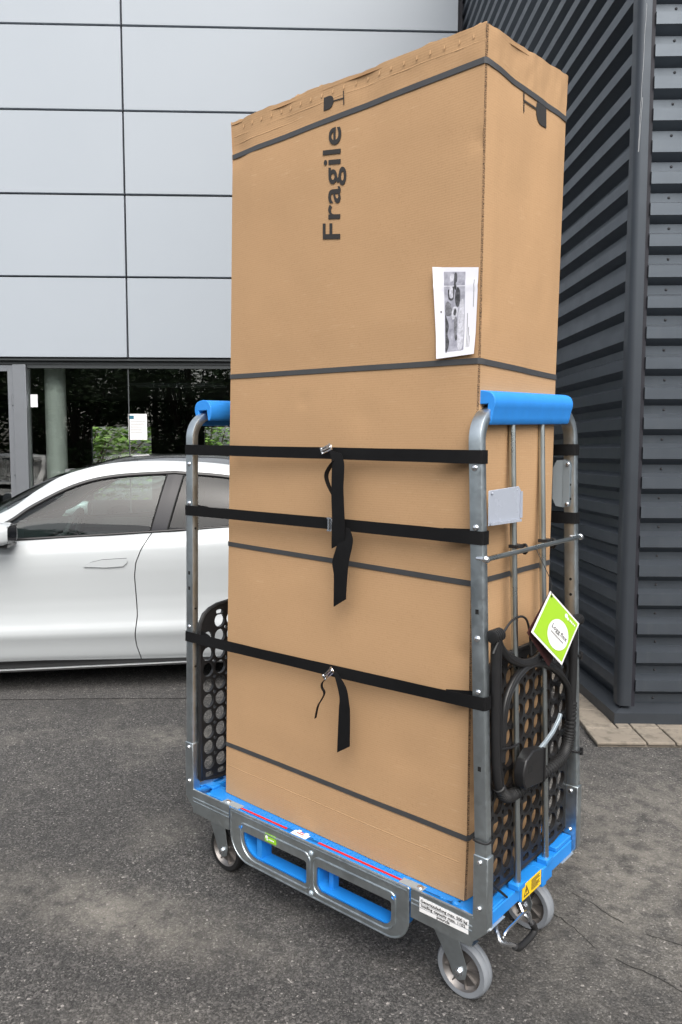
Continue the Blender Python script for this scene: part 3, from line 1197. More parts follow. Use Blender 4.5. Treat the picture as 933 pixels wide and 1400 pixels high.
    # windscreen, roof, rear glass across the car
    def across(i0, i1):
        def fn(a, b):
            q = i0 + (i1 - i0) * a
            k_ = min(int(q), n - 1)
            f = q - k_
            p = C[k_].lerp(C[k_ + 1], f)
            r = D[k_].lerp(D[k_ + 1], f)
            v_ = b * 2 if b <= 0.5 else 2 - b * 2
            e = 1 - (1 - v_) ** 2.4
            w_ = Vector((p.x + (r.x - p.x) * e, 0, p.z + (r.z - p.z) * e))
            y = p.y + (0.95 - p.y) * v_
            w_.y = y if b <= 0.5 else CW - y
            return w_
        return fn
    for nm, mat, i0, i1 in (('windscreen', 'car_glass', 0, 21), ('roof', 'car_roof_black', 21, 46), ('rear_screen', 'car_privacy_glass', 46, n)):
        m = MB()
        fn = across(i0, i1)
        m.grid(lambda a, b: M @ fn(a, b), 30, 24, True)
        m.build(nm, mat, c)
    # bonnet, tail, bumpers
    def deck(x0, x1):
        def fn(a, b):
            x = x0 + (x1 - x0) * a
            p = side_pt(x, 1.0)
            y = p.y + (CW - 2 * p.y) * b
            z = p.z + 0.045 * (1 - (2 * b - 1) ** 4)
            return M @ Vector((x, y, z))
        return fn
    m = MB()
    m.grid(deck(-2.2, -0.95), 16, 16)
    m.build('bonnet', paint, c)
    m = MB()
    m.grid(deck(1.85, 2.45), 10, 16)
    m.build('tailgate', paint, c)
    for nm, x, dx in (('front_bumper', -2.2, -0.16), ('rear_bumper', 2.45, 0.12)):
        m = MB()
        def fn(a, b, x=x, dx=dx):
            p = side_pt(x, b)
            y = p.y + (CW - 2 * p.y) * a
            zb = p.z if b < 1 else p.z
            return M @ Vector((x + dx * (1 - (2 * a - 1) ** 2) * (1 - b * 0.55), y, p.z + (0.045 * (1 - (2 * a - 1) ** 4) if b == 1 else 0)))
        m.grid(fn, 16, 14, True, flip=(x > 0))
        m.build(nm, paint, c)
    for y in (0.36, CW - 0.36):
        m = MB()
        m.lathe([(0.001, 0.02), (0.10, 0.0), (0.12, -0.06)], M @ Vector((-2.235, y + (0.06 if y < 1 else -0.06), 0.60)), M.to_3x3() @ Vector((-1, 0, 0)), 20)
        m.build('headlight', 'headlight', c)
    m = MB()
    m.box((2.46, 0.45, 0.80), (2.50, CW - 0.45, 0.84), M)
    m.build('tail_light', 'taillight', c)
    # wheels
    for wx in WHEELS:
        for sd in (0, 1):
            ax = M.to_3x3() @ Vector((0, -1 if sd == 0 else 1, 0))
            o = M @ Vector((wx, 0.29 if sd == 0 else CW - 0.29, WR - 0.01))
            m = MB()
            r_ = WR - 0.01
            m.lathe([(r_ - 0.075, 0.0), (r_ - 0.02, 0.0), (r_, 0.03), (r_, 0.18), (r_ - 0.015, 0.215), (r_ - 0.075, 0.22)], o, ax, 40)
            w_ = m.build('wheel', 'black_rubber', c)
            m = MB()
            m.lathe([(0.01, 0.20), (0.05, 0.20), (0.06, 0.17), (0.10, 0.15), (r_ - 0.09, 0.17), (r_ - 0.07, 0.215)], o, ax, 40)
            m.build('rim', 'cast_alu', w_)
    # door handle and recess
    for sd, dd in ((0, fd[0]), (1, fd[1])):
        fy = (lambda y: y) if sd == 0 else (lambda y: CW - y)
        def onside(x, z, off):
            zb = cosint(BELT, x)
            p = side_pt(x, (z - 0.205) / (zb - 0.205))
            return M @ Vector((x, fy(p.y - off), z))
        m = MB()
        out = [(-0.024, 0.806), (0.02, 0.829), (0.08, 0.842), (0.15, 0.846), (0.227, 0.849), (0.228, 0.828), (0.205, 0.806), (0.10, 0.800)]
        nn_ = len(out)
        vs = [onside(a, b, 0.009) for a, b in out] + [onside(a, b, -0.004) for a, b in out]
        fs = [tuple(range(nn_)), *[(i, (i + 1) % nn_, nn_ + (i + 1) % nn_, nn_ + i) for i in range(nn_)]]
        m.add(vs, fs)
        h_ = m.build('door_handle', paint, dd, bevel=0.003)
        m = MB()
        m.tube([onside(a, b, 0.0005) for a, b in out], 0.0045, 6, closed=True)
        m.build('handle_gap', 'gap_dark', dd)
    # door mirrors
    for sd in (0, 1):
        fy = (lambda y: y) if sd == 0 else (lambda y: CW - y)
        m = MB()
        def mir(a, b):
            th = 2 * pi * a
            k_ = (0.80, 0.97, 1.0, 0.92, 0.70)[int(round(b * 4))]
            x = (-0.415, -0.445, -0.50, -0.56, -0.61)[int(round(b * 4))]
            ct_, st_ = cos(th), sin(th)
            yy = -0.085 + 0.115 * k_ * abs(ct_) ** 0.5 * (1 if ct_ > 0 else -1)
            zz = 1.018 + 0.066 * k_ * abs(st_) ** 0.55 * (1 if st_ > 0 else -1)
            return M @ Vector((x, fy(yy), zz))
        m.grid(mir, 24, 4, True, flip=(sd == 1))
        mo = m.build('door_mirror', paint, c)
        m = MB()
        m.lathe([(0.0005, 0.0), (0.062, 0.0)], M @ Vector((-0.418, fy(-0.085), 1.018)), M.to_3x3() @ Vector((1, 0, 0)), 24)
        m.grid(lambda a, b: M @ Vector((-0.4165, fy(-0.085 + (a - 0.5) * 0.175), 1.018 + (b - 0.5) * 0.10)), 2, 2)
        m.build('mirror_glass', 'pillar_black', mo)
        m = MB()
        m.box((-0.56, min(fy(-0.15), fy(0.02)), 0.942), (-0.425, max(fy(-0.15), fy(0.02)), 0.958), M)
        m.box((-0.56, min(fy(0.0), fy(0.09)), 0.930), (-0.47, max(fy(0.0), fy(0.09)), 0.960), M)
        m.build('mirror_foot', 'car_black', mo)
    # inside: seats, dashboard, steering wheel
    for sx, sy in ((0.38, 0.48), (0.38, 1.42), (1.25, 0.48), (1.25, 1.42)):
        m = MB()
        m.sweep([M @ Vector((sx - 0.05, sy, 0.62)), M @ Vector((sx + 0.06, sy, 0.9)), M @ Vector((sx + 0.12, sy, 1.10)), M @ Vector((sx + 0.14, sy, 1.16)), M @ Vector((sx + 0.15, sy, 1.27)), M @ Vector((sx + 0.16, sy, 1.30))], [(a * 0.06, b * 0.22) for a, b in ((-1, -0.9), (-0.5, -1), (0.5, -1), (1, -0.9), (1, 0.9), (0.5, 1), (-0.5, 1), (-1, 0.9))], up=M.to_3x3() @ Vector((1, 0, 0)))
        m.build('seat', 'interior_dark', c)
    m = MB()
    m.prism([M @ Vector(q) for q in ((-1.0, 0.15, 0.7), (-0.35, 0.15, 0.7), (-0.40, 0.15, 0.93), (-0.55, 0.15, 0.975), (-1.0, 0.15, 0.90))], M.to_3x3() @ Vector((0, 1.6, 0)))
    m.build('dashboard', 'interior_dark', c)
    m = MB()
    ctr = M @ Vector((-0.22, 0.48, 0.95))
    e1 = M.to_3x3() @ Vector((0, 1, 0))
    e2 = M.to_3x3() @ Vector((0.38, 0, 0.92))
    m.tube([ctr + e1 * 0.18 * cos(2 * pi * k / 24) + e2 * 0.18 * sin(2 * pi * k / 24) for k in range(24)], 0.017, 8, closed=True)
    m.tube([ctr - e1 * 0.17, ctr + e1 * 0.17], 0.016, 6)
    m.tube([ctr, M @ Vector((-0.5, 0.48, 0.85))], 0.03, 8)
    m.build('steering_wheel', 'interior_dark', c)
    m = MB()
    m.prism([M @ Vector(q) for q in ((-0.35, 0.85, 1.30), (-0.33, 0.85, 1.38), (-0.30, 0.85, 1.38), (-0.31, 0.85, 1.30))], M.to_3x3() @ Vector((0, 0.22, 0)))
    m.build('rear_view_mirror', 'interior_grey', c)
    for sd in (0, 1):
        m = MB()
        m.box((-0.85, 0.10 if sd == 0 else CW - 0.16, 0.55), (1.9, 0.16 if sd == 0 else CW - 0.10, 0.955), M)
        m.build('door_card', 'interior_grey', c)
    return c


OC = Vector((-3.2494, 0.8542, 0))
car = make_car('parked_car', 'white saloon car with black roof parked before the showroom', frame(OC, CD), 'car_white', math.atan2(CD.y, CD.x), tuple(OC))


def copy_car(src, name, label, loc, rz, paint):
    r = src.copy()
    r.name = name
    COL.objects.link(r)
    r.location = loc
    r.rotation_euler = (0, 0, rz)
    r['label'] = label

    def rec(a, b):
        for ch in list(a.children):
            q = ch.copy()
            COL.objects.link(q)
            q.parent = b
            if q.material_slots and q.material_slots[0].material.name == 'car_white':
                q.material_slots[0].link = 'OBJECT'
                q.material_slots[0].material = MATS[paint]
            rec(ch, q)
    rec(src, r)
    return r


p = VW(0.6, -4.9)
copy_car(car, 'parked_car', 'grey car parked left of the yard, mirrored in the showroom glass', tuple(p), math.atan2(CD.y, CD.x) - radians(100), 'car_grey')
p = VW(0.6, -7.7)
copy_car(car, 'parked_car', 'black car parked left of the yard, mirrored in the glass door', tuple(p), math.atan2(CD.y, CD.x) - radians(100), 'car_dark')
# ------------------------------------------------------------------ blue roll trolley
L, W = 1.2216, 0.579
trol = thing('roll_trolley', 'blue and galvanised steel roll trolley carrying the tall cardboard box', 'trolley', (-L / 2, W / 2, 0))


def XC(z, end):                                  # centre plane of the two leaning hoops
    return (-0.023 - 0.0333 * (z - 0.5)) if end else (-L + 0.022 + 0.0215 * (z - 0.5))


# --- deck with real holes
def cut(ob, cutter):
    cu = cutter.build('cutter', 'gap_dark')
    cu.matrix_world = WORLD[trol].inverted() @ Matrix.Identity(4)
    cu.matrix_world = Matrix.Identity(4)
    md = ob.modifiers.new('cut', 'BOOLEAN')
    md.object = cu
    md.solver = 'EXACT'
    bpy.context.view_layer.update()
    dg = bpy.context.evaluated_depsgraph_get()
    me = bpy.data.meshes.new_from_object(ob.evaluated_get(dg))
    ob.modifiers.clear()
    old = ob.data
    ob.data = me
    me.name = ob.name
    bpy.data.objects.remove(cu)


m = MB()
m.box((-1.196, 0.005, 0.262), (-0.024, W - 0.005, 0.3030))
deck = m.build('deck', 'blue_plastic', trol)
cm = MB()
for (x, y, r) in ((-0.111, 0.026, 0.0125), (-0.152, 0.024, 0.006), (-1.125, 0.022, 0.0125), (-1.086, 0.020, 0.006), (-0.40, 0.022, 0.004), (-0.625, 0.030, 0.0045)):
    for yy in (y, W - y):
        cm.lathe([(0.0001, 0.0), (r, 0.0), (r, 0.06), (0.0001, 0.06)], (x, yy, 0.275), (0, 0, 1), 16)
cut(deck, cm)
cm = MB()
cm.box((-1.155, 0.095, 0.280), (-1.09, W - 0.095, 0.32))
cm.box((-0.14, 0.06, 0.288), (-0.10, W - 0.06, 0.32))
cut(deck, cm)
md = deck.modifiers.new('bevel', 'BEVEL')
md.width, md.segments, md.limit_method, md.angle_limit = 0.003, 2, 'ANGLE', radians(40)
# raised ribs and pads on the deck
for x0, x1, y0, y1 in ((-1.178, -1.130, 0.050, 0.085), (-1.178, -1.130, W - 0.085, W - 0.050)):
    m = MB()
    m.box((x0, y0, 0.303), (x1, y1, 0.312))
    m.build('deck_pad', 'blue_plastic', deck, bevel=0.002)
for i in range(22):
    x = -0.93 + 0.65 * i / 21
    m = MB()
    m.box((x, 0.032, 0.3025), (x + 0.016, 0.046, 0.3055))
    m.build('deck_rib', 'blue_plastic', deck, bevel=0.001)
# end aprons, shaped
for end in (1, 0):
    fx = (lambda x: x) if end else (lambda x: -L - x)
    m = MB()
    def bx(a, b):
        m.box((min(fx(a[0]), fx(b[0])), a[1], a[2]), (max(fx(a[0]), fx(b[0])), b[1], b[2]))
    bx((-0.050, 0.034, 0.266), (-0.013, 0.205, 0.3035))
    bx((-0.050, 0.205, 0.258), (-0.0095, 0.326, 0.306))
    bx((-0.050, 0.326, 0.250), (-0.004, 0.352, 0.306))
    bx((-0.050, 0.352, 0.250), (-0.009, 0.40, 0.304))
    bx((-0.050, 0.40, 0.262), (-0.013, 0.545, 0.3035))
    bx((-0.045, 0.44, 0.3035), (-0.016, 0.545, 0.318))
    bx((-0.045, 0.034, 0.3035), (-0.016, 0.14, 0.309))
    for y in (0.197, 0.370):
        bx((-0.036, y - 0.02, 0.3035), (-0.0025, y + 0.02, 0.321))
    m.build('end_apron', 'blue_plastic', deck, bevel=0.006)
    for q in (((-0.045, 0.032, 0.2630), (-0.008, 0.112, 0.2655)), ((-0.045, 0.47, 0.2590), (-0.009, 0.55, 0.2615))):
        m = MB()
        bx(*q)
        m.build('end_bracket', 'zinc', trol)
# --- side rails and the big pressed side frames (front and back)
for side in (0, 1):
    sy = (lambda y: y) if side == 0 else (lambda y: W - y)
    def S3(u, v, w, sy=sy):
        return Vector((u, sy(0.0015 + w), v))
    for (x0, x1) in ((-L + 0.040, -0.987), (-0.236, -0.040)):
        m = MB()
        plate2d(m, [[(x0, 0.224), (x0 + 0.0, 0.30), (x0 + 0.006, 0.306), (x1 - 0.006, 0.306), (x1, 0.30), (x1, 0.224 if x1 < -0.5 else 0.232), (x1 - 0.008, 0.220)]], 0.003, S3)
        rl = m.build('side_rail', 'galvanised', trol)
        m = MB()
        for z in (0.277, 0.2645):
            m.tube([(x0 + 0.002, sy(0.0015), z), (x1 - 0.002, sy(0.0015), z)], 0.0032, 8)
        m.tube([(x0, sy(0.002), 0.306), (x1, sy(0.002), 0.306)], 0.0028, 8)
        m.build('pressed_bead', 'galvanised', rl)
        m = MB()
        m.box((x0, min(sy(0.003), sy(0.03)), 0.221), (x1, max(sy(0.003), sy(0.03)), 0.224))
        m.build('rail_lip', 'galvanised', rl)
    m = MB()
    outer = rrect(-0.982, 0.133, -0.242, 0.303, (0.085, 0.075, 0.004, 0.004), 8)
    win1 = rrect(-0.917, 0.166, -0.630, 0.240, (0.060, 0.010, 0.010, 0.006), 6)
    win2 = rrect(-0.586, 0.166, -0.303, 0.241, (0.022, 0.030, 0.008, 0.010), 6)
    plate2d(m, [outer, win1, win2], 0.003, S3)
    fr = m.build('side_frame', 'galvanised', trol)
    m = MB()
    for wl_ in (rrect(-0.932, 0.152, -0.615, 0.268, (0.072, 0.02, 0.025, 0.02), 6), rrect(-0.601, 0.152, -0.289, 0.268, (0.03, 0.042, 0.02, 0.025), 6), ):
        m.tube([S3(a, b, -0.0012) for a, b in wl_], 0.0036, 8, closed=True)
    m.tube([S3(a, b, -0.0005) for a, b in rrect(-0.980, 0.135, -0.244, 0.302, (0.084, 0.074, 0.004, 0.004), 8)], 0.0030, 8, closed=True)
    m.tube([S3(-0.975, 0.294, -0.001), S3(-0.25, 0.294, -0.001)], 0.0032, 8)
    m.build('pressed_bead', 'galvanised', fr)
    # blue plastic tunnel behind the openings
    m = MB()
    plate2d(m, [rrect(-0.965, 0.142, -0.259, 0.2615, (0.075, 0.065, 0.003, 0.003), 8), rrect(-0.915, 0.168, -0.632, 0.239, (0.058, 0.009, 0.009, 0.005), 6), rrect(-0.584, 0.168, -0.305, 0.240, (0.021, 0.029, 0.007, 0.009), 6)], 0.050, lambda u, v, w: S3(u, v, w + 0.030))
    m.box((-0.862, min(sy(0.01), sy(0.055)), 0.166), (-0.840, max(sy(0.01), sy(0.055)), 0.262))
    m.box((-0.562, min(sy(0.03), sy(0.055)), 0.166), (-0.545, max(sy(0.03), sy(0.055)), 0.262))
    m.build('side_insert', 'blue_plastic', deck)
    if side == 0:
        for x, z, r in ((-0.610, 0.274, 0.0085), (-0.610, 0.146, 0.0085)):
            m = MB()
            m.dome((x, -0.0005, z), (0, -1, 0), r, 0.7)
            m.build('bolt', 'zinc', fr)
        for x, z in ((-0.930, 0.252), (-0.294, 0.258)):
            m = MB()
            m.lathe([(0.0001, 0.001), (0.004, 0.001), (0.006, 0.003), (0.006, -0.002)], (x, 0.0, z), (0, -1, 0), 12)
            m.build('bolt', 'blue_plastic', fr)
# steel tabs and bolts on the deck edge
for x0, x1, xb_ in ((-1.035, -0.950, -1.016), (-0.282, -0.206, -0.219)):
    m = MB()
    m.box((x0, 0.006, 0.3032), (x1, 0.034, 0.3052))
    tb = m.build('steel_tab', 'zinc', trol)
    m = MB()
    m.dome((xb_, 0.021, 0.3055), (0, 0, 1), 0.010, 0.5)
    m.build('bolt', 'wire_zinc', tb)
# --- sleeves and hoops
def hoop_path(end):
    z0, zt, r = 0.285, (1.604 if end else 1.626), 0.078
    ya, yb = 0.0155, W - 0.0155
    pts = [(ya, z0), (ya, 0.6), (ya, 1.0), (ya, zt - r - 0.02)]
    pts += arc(ya + r, zt - r, r, 180, 90, 10)
    pts += arc(yb - r, zt - r, r, 90, 0, 10)
    pts += [(yb, zt - r - 0.02), (yb, 1.0), (yb, 0.6), (yb, z0)]
    return [Vector((XC(z, end), y, z + (0.016 * y / W if z > 1.45 else 0))) for y, z in pts]


SEC = [(a * 0.018, b * 0.0132) for a, b in ((-1, -0.74), (-0.94, -0.93), (-0.80, -1), (0.80, -1), (0.94, -0.93), (1, -0.74), (1, 0.74), (0.94, 0.93), (0.80, 1), (-0.80, 1), (-0.94, 0.93), (-1, 0.74))]
hoops = {}
for end in (1, 0):
    m = MB()
    P = hoop_path(end)
    m.sweep(P, SEC, up=Vector((1, 0, 0)))
    hp_ = m.build('hoop_tube', 'galvanised', trol, sharp=24)
    hoops[end] = hp_
    # the bend and top are brighter drawn tube: separate sleeve of the same tube is not needed
    # sleeves
    for far in (0, 1):
        fx = (lambda x: x) if end else (lambda x: -L - x)
        y0, y1 = (0.0, 0.0315) if not far else (W - 0.0315, W)
        m = MB()
        poly = [(-0.042, 0.234), (-0.004, 0.2715), (0.0, 0.2775), (0.0, 0.473), (-0.042, 0.473)]
        vs = [Vector((fx(a), y0, b)) for a, b in poly]
        m.prism(vs, (0, y1 - y0, 0))
        slv = m.build('post_sleeve', 'galvanised', trol, bevel=0.0025)
        for z in (0.457, 0.334):
            for yy, ny in ((y0 - 0.0005, -1), (y1 + 0.0005, 1)):
                m = MB()
                m.lathe([(0.0001, 0.006), (0.0045, 0.006), (0.0065, 0.004), (0.0075, 0.0)], (fx(-0.022), yy, z), (0, ny, 0), 10)
                m.build('bolt', 'wire_zinc', slv)
    # carriage bolts and slots on the posts
    for z in ((1.462, 1.313, 1.033, 0.897) if end else (1.325, 0.862 + 0.03, 1.46)):
        for yy, ny in ((0.0022, -1), (W - 0.0285, -1)):
            if yy > 0.1:
                continue
            m = MB()
            m.dome((XC(z, end), yy, z), (0, ny, 0), 0.0088 if z > 0.95 else 0.0075, 0.65)
            m.build('bolt', 'wire_zinc', hp_)
    for z in ((1.102, 0.70) if end else (1.082, 1.028)):
        m = MB()
        x = XC(z, end)
        m.box((x - 0.004, 0.0014, z - 0.006), (x + 0.005, 0.0040, z + 0.006))
        m.build('slot', 'gap_dark', hp_)
    for z, y in (((1.116, W - 0.0292), (1.069, W - 0.0292), (1.403, W - 0.0292), (1.36, W - 0.0292), (0.80, W - 0.0292))):
        m = MB()
        m.lathe([(0.0001, 0.0006), (0.0045, 0.0006), (0.0045, -0.002)], (XC(z, end) + 0.003, y, z), (0, -1, 0), 10)
        m.build('slot', 'gap_dark', hp_)
    if not end:
        for z in (1.238, 0.956, 0.75):
            m = MB()
            m.lathe([(0.0001, 0.0006), (0.0045, 0.0006), (0.0045, -0.002)], (XC(z, 0) + 0.0181, 0.0155, z), (1, 0, 0), 10)
            m.build('slot', 'gap_dark', hp_)
    # upright rods
    for y in (0.197, 0.370):
        m = MB()
        m.tube([(XC(0.30, end), y, 0.30), (XC(0.9, end), y, 0.9), (XC(1.6, end), y, 1.60)], 0.0093, 14)
        m.build('upright_rod', 'bright_tube', trol)
    # foam grip
    m = MB()
    sg_ = 1 if end else -1
    sec = [(0.021, 1.572), (0.031, 1.574), (0.037, 1.602), (0.043, 1.622), (0.040, 1.640), (0.028, 1.652), (0.0, 1.657), (-0.022, 1.654), (-0.036, 1.645), (-0.044, 1.626), (-0.043, 1.604), (-0.036, 1.588), (-0.028, 1.588), (-0.022, 1.618), (-0.019, 1.6215), (0.019, 1.6215), (0.0215, 1.618)]
    xc = XC(1.61, end) - sg_ * 0.012
    out = smooth_path([Vector((a, b, 0)) for a, b in sec], 2, True)
    ya, yb = 0.052, W - 0.066
    m.prism([Vector((xc + sg_ * q.x, ya, q.y + (0 if end else 0.022))) for q in out], (0, yb - ya, 0.015))
    fo = m.build('foam_grip', 'blue_foam', trol, bevel=0.002)

# --- plastic mesh panels
def mesh_panel(end):
    x = -0.045 if end else -L + 0.050
    P_ = 0.0560
    outer = [(0.030, 0.335), (0.030, 0.86)] + [(0.036, 0.900), (0.052, 0.928), (0.078, 0.945), (0.110, 0.955), (0.160, 0.960), (W - 0.160, 0.960), (W - 0.110, 0.955), (W - 0.078, 0.945), (W - 0.052, 0.928), (W - 0.036, 0.900), (W - 0.030, 0.86), (W - 0.030, 0.335), (W - 0.11, 0.322), (0.11, 0.322)]
    holes = []
    y0 = 0.0675
    nc = 9
    for i in range(nc):
        for j in range(11):
            cy, cz = y0 + P_ * i - 0.004 + 0.0004, 0.390 + 0.0565 * j
            r = 0.0243
            if j >= 9:
                dy = min(cy, W - cy)
                if j == 10 or (dy < 0.08):
                    continue
            holes.append(circle(cy, cz, r, 18))
            if i < nc - 1 and j < 9 + (0 if dy_ok(cy) else -1):
                holes.append(circle(cy + P_ / 2, cz + 0.0565 / 2, 0.0072, 8))
    for i in range(nc):
        cy = y0 + P_ * i - 0.0036
        dy = min(cy, W - cy)
        holes.append(rrect(cy - 0.018, 0.339, cy + 0.018, 0.3565, 0.006, 3))
        if 0.10 < dy:
            holes.append(circle(cy, 0.390 + 0.0565 * 9 + 0.0275, 0.0085, 8) if False else rrect(cy - 0.016, 0.922, cy + 0.016, 0.938, 0.006, 3))
    m = MB()
    plate2d(m, [outer] + holes, 0.012, lambda u, v, w: Vector((x + w, u, v)))
    mp = m.build('mesh_panel', 'black_plastic', trol)
    m = MB()
    m.tube([Vector((x, a, b)) for a, b in outer], 0.0085, 8, closed=True)
    m.build('panel_rim', 'black_plastic', mp)
    return mp


def dy_ok(cy):
    return min(cy, W - cy) > 0.09


mesh_panel(1)
mesh_panel(0)
# ties holding the panel to the posts
for z, y0 in ((0.512, 0.0),):
    x = XC(z, 1)
    m = MB()
    pts = [(x - 0.0185, y0 - 0.001, z), (x + 0.0195, y0 - 0.001, z), (x + 0.0200, 0.034, z + 0.002), (x - 0.01, 0.045, z + 0.004), (x - 0.0195, 0.03, z)]
    m.tube(smooth_path([Vector(p) for p in pts], 4, True), 0.0028, 6, closed=True)
    m.build('cable_tie', 'black_plastic', trol)
for z in (0.885, 0.585):
    x = XC(z, 1)
    m = MB()
    m.tube([(x + 0.0, W - 0.035, z), (x + 0.021, W - 0.028, z - 0.002), (x + 0.0215, W - 0.002, z - 0.008)], 0.0040, 6)
    m.box((x + 0.010, W - 0.006, z - 0.018), (x + 0.026, W + 0.004, z + 0.004))
    m.build('cable_tie', 'black_plastic', trol)
m = MB()
m.tube([(-0.035, 0.055, 0.395), (-0.022, 0.085, 0.352), (-0.010, 0.125, 0.312)], 0.0035, 6)
m.build('cable_tie', 'black_plastic', trol)

# --- cross bar with its eyes and clips
m = MB()
x = XC(1.24, 1) + 0.032
m.tube([(x, -0.002, 1.237), (x, 0.02, 1.238), (x, 0.30, 1.243), (x, 0.535, 1.247), (x, 0.556, 1.247)], 0.0068, 10)
cb = m.build('cross_bar', 'bright_tube', trol)
for y, z in ((-0.003, 1.237), (0.557, 1.247)):
    m = MB()
    m.lathe([(0.0001, -0.009), (0.007, -0.007), (0.0105, 0.0), (0.007, 0.007), (0.0001, 0.009)], (x, y, z), (1, 0, 0), 14)
    m.tube([(x, y, z), (x - 0.03, y + 0.006 * (1 if y < 0.3 else -1), z)], 0.0045, 8)
    m.build('bar_end', 'wire_zinc', cb)
for y in (0.205, 0.378):
    m = MB()
    z = 1.241
    m.tube([(x + 0.010 * cos(a) - 0.012, y + 0.02 * (0.5 + 0.5 * sin(a * 0.5)), z + 0.012 * sin(a)) for a in [k * 0.5 for k in range(13)]], 0.0038, 6)
    m.box((x - 0.040, y - 0.022, z + 0.004), (x - 0.012, y + 0.018, z + 0.013))
    m.build('bar_clip', 'black_rubber', cb)
# --- document pocket and zinc plate
m = MB()
x = XC(1.37, 1) + 0.020
m.prism([Vector((x, 0.030, 1.405)), Vector((x + 0.004, 0.178, 1.412)), Vector((x + 0.004, 0.192, 1.400)), Vector((x + 0.004, 0.192, 1.324)), Vector((x, 0.030, 1.316))], (0.0022, 0, 0))
pk = m.build('document_pocket', 'clear_plastic', trol, bevel=0.001)
m = MB()
m.box((x + 0.0068, 0.186, 1.328), (x + 0.011, 0.193, 1.398))
m.box((x + 0.0058, 0.034, 1.318), (x + 0.0105, 0.19, 1.325))
m.build('pocket_lip', 'clear_plastic', pk)
for y, z in ((0.172, 1.402), (0.174, 1.345), (0.042, 1.398)):
    m = MB()
    m.dome((x + 0.0055, y, z), (1, 0, 0), 0.003, 0.4)
    m.build('rivet', 'clear_plastic', pk)
m = MB()
yp = W - 0.0305
xc = XC(1.4, 1)
m.prism([Vector((xc - 0.052, yp, 1.453)), Vector((xc - 0.040, yp, 1.477)), Vector((xc - 0.018, yp, 1.478)), Vector((xc - 0.018, yp, 1.334)), Vector((xc - 0.040, yp, 1.337)), Vector((xc - 0.052, yp, 1.360))], (0, 0.002, 0))
m.prism([Vector((xc - 0.018, yp, 1.478)), Vector((xc + 0.002, yp - 0.004, 1.474)), Vector((xc + 0.006, yp - 0.004, 1.465)), Vector((xc + 0.006, yp - 0.004, 1.346)), Vector((xc + 0.002, yp - 0.004, 1.337)), Vector((xc - 0.018, yp, 1.334))], (0, -0.0016, 0))
zp = m.build('lock_plate', 'zinc', trol)
for z in (1.465, 1.345):
    m = MB()
    m.dome((xc - 0.002, yp - 0.006, z), (0, -1, 0), 0.0065, 0.6)
    m.build('bolt', 'wire_zinc', zp)

# --- drawbar folded up against the end
XD = -0.012
m = MB()
pts = [(0.046, 1.035), (0.046, 0.95), (0.050, 0.80), (0.056, 0.70), (0.072, 0.635), (0.105, 0.598), (0.16, 0.586), (0.30, 0.585), (0.42, 0.588), (0.478, 0.606), (0.505, 0.66), (0.513, 0.75), (0.517, 0.90), (0.517, 0.975)]
m.tube([Vector((XD, p.x, p.y)) for p in smooth_path([Vector((a, b, 0)) for a, b in pts], 5)], 0.0135, 12)
db = m.build('drawbar', 'black_plastic', trol)
m = MB()
pg = smooth_path([Vector((a, b, 0)) for a, b in pts[4:12]], 8)
for i in range(0, len(pg) - 1):
    p, q = pg[i], pg[i + 1]
    c_ = (p + q) / 2
    m.lathe([(0.0135, -0.0042), (0.0168, -0.0022), (0.0168, 0.0022), (0.0135, 0.0042)], Vector((XD, c_.x, c_.y)), Vector((0, (q - p).x, (q - p).y)), 14, smooth=False)
m.build('grip_sleeve', 'black_rubber', db)
for pth, r in (([(0.052, 1.028), (0.066, 1.005), (0.090, 0.983), (0.125, 0.962), (0.192, 0.936), (0.256, 0.930), (0.315, 0.944), (0.37, 0.972), (0.43, 1.0), (0.50, 0.99)], 0.0125),
               ([(0.082, 0.70), (0.090, 0.818), (0.112, 0.870), (0.156, 0.905), (0.216, 0.922), (0.284, 0.916), (0.356, 0.893), (0.433, 0.849), (0.488, 0.79), (0.503, 0.70)], 0.0110)):
    m = MB()
    sp_ = smooth_path([Vector((a, b, 0)) for a, b in pth], 6)
    m.tube([Vector((XD, p.x, p.y)) for p in sp_], r, 10)
    ar = m.build('drawbar_arc', 'black_plastic', db)
    m = MB()
    m.tube([Vector((XD + r * 0.86, p.x + 0.002, p.y - 0.003)) for p in sp_], 0.0026, 6)
    m.tube([Vector((XD + r * 0.66, p.x - 0.004, p.y + 0.006)) for p in sp_], 0.0026, 6)
    m.build('moulded_rib', 'black_plastic', ar)
m = MB()
m.tube([Vector((XD + 0.0125, a + 0.004, b)) for a, b in pts[:5]], 0.003, 6)
m.build('moulded_rib', 'black_plastic', db)
for y, z in ((0.035, 1.028), (0.522, 0.985)):
    m = MB()
    for k in range(5):
        yy = y - 0.012 + 0.009 * k
        m.lathe([(0.0001, -0.0036), (0.014, -0.0036), (0.0175, -0.002), (0.0175, 0.002), (0.014, 0.0036), (0.0001, 0.0036)], (XD + 0.002, yy, z + 0.012), (0, 1, 0.1), 14, smooth=False)
    m.build('hinge_knuckle', 'black_plastic', db)
m = MB()
m.prism([Vector((-0.005, 0.150, 0.612)), Vector((-0.005, 0.265, 0.598)), Vector((-0.005, 0.262, 0.692)), Vector((-0.005, 0.190, 0.706)), Vector((-0.005, 0.150, 0.69)), Vector((-0.005, 0.136, 0.66)), Vector((-0.005, 0.138, 0.63))], (0.032, 0, 0))
lb = m.build('lock_housing', 'black_plastic', db, bevel=0.004)
m = MB()
m.box((0.0262, 0.160, 0.652), (0.0275, 0.182, 0.668))
m.build('slot', 'gap_dark', lb)
m = MB()
m.box((0.006, 0.252, 0.600), (0.030, 0.258, 0.694))
m.build('housing_flange', 'black_plastic', lb)
m = MB()
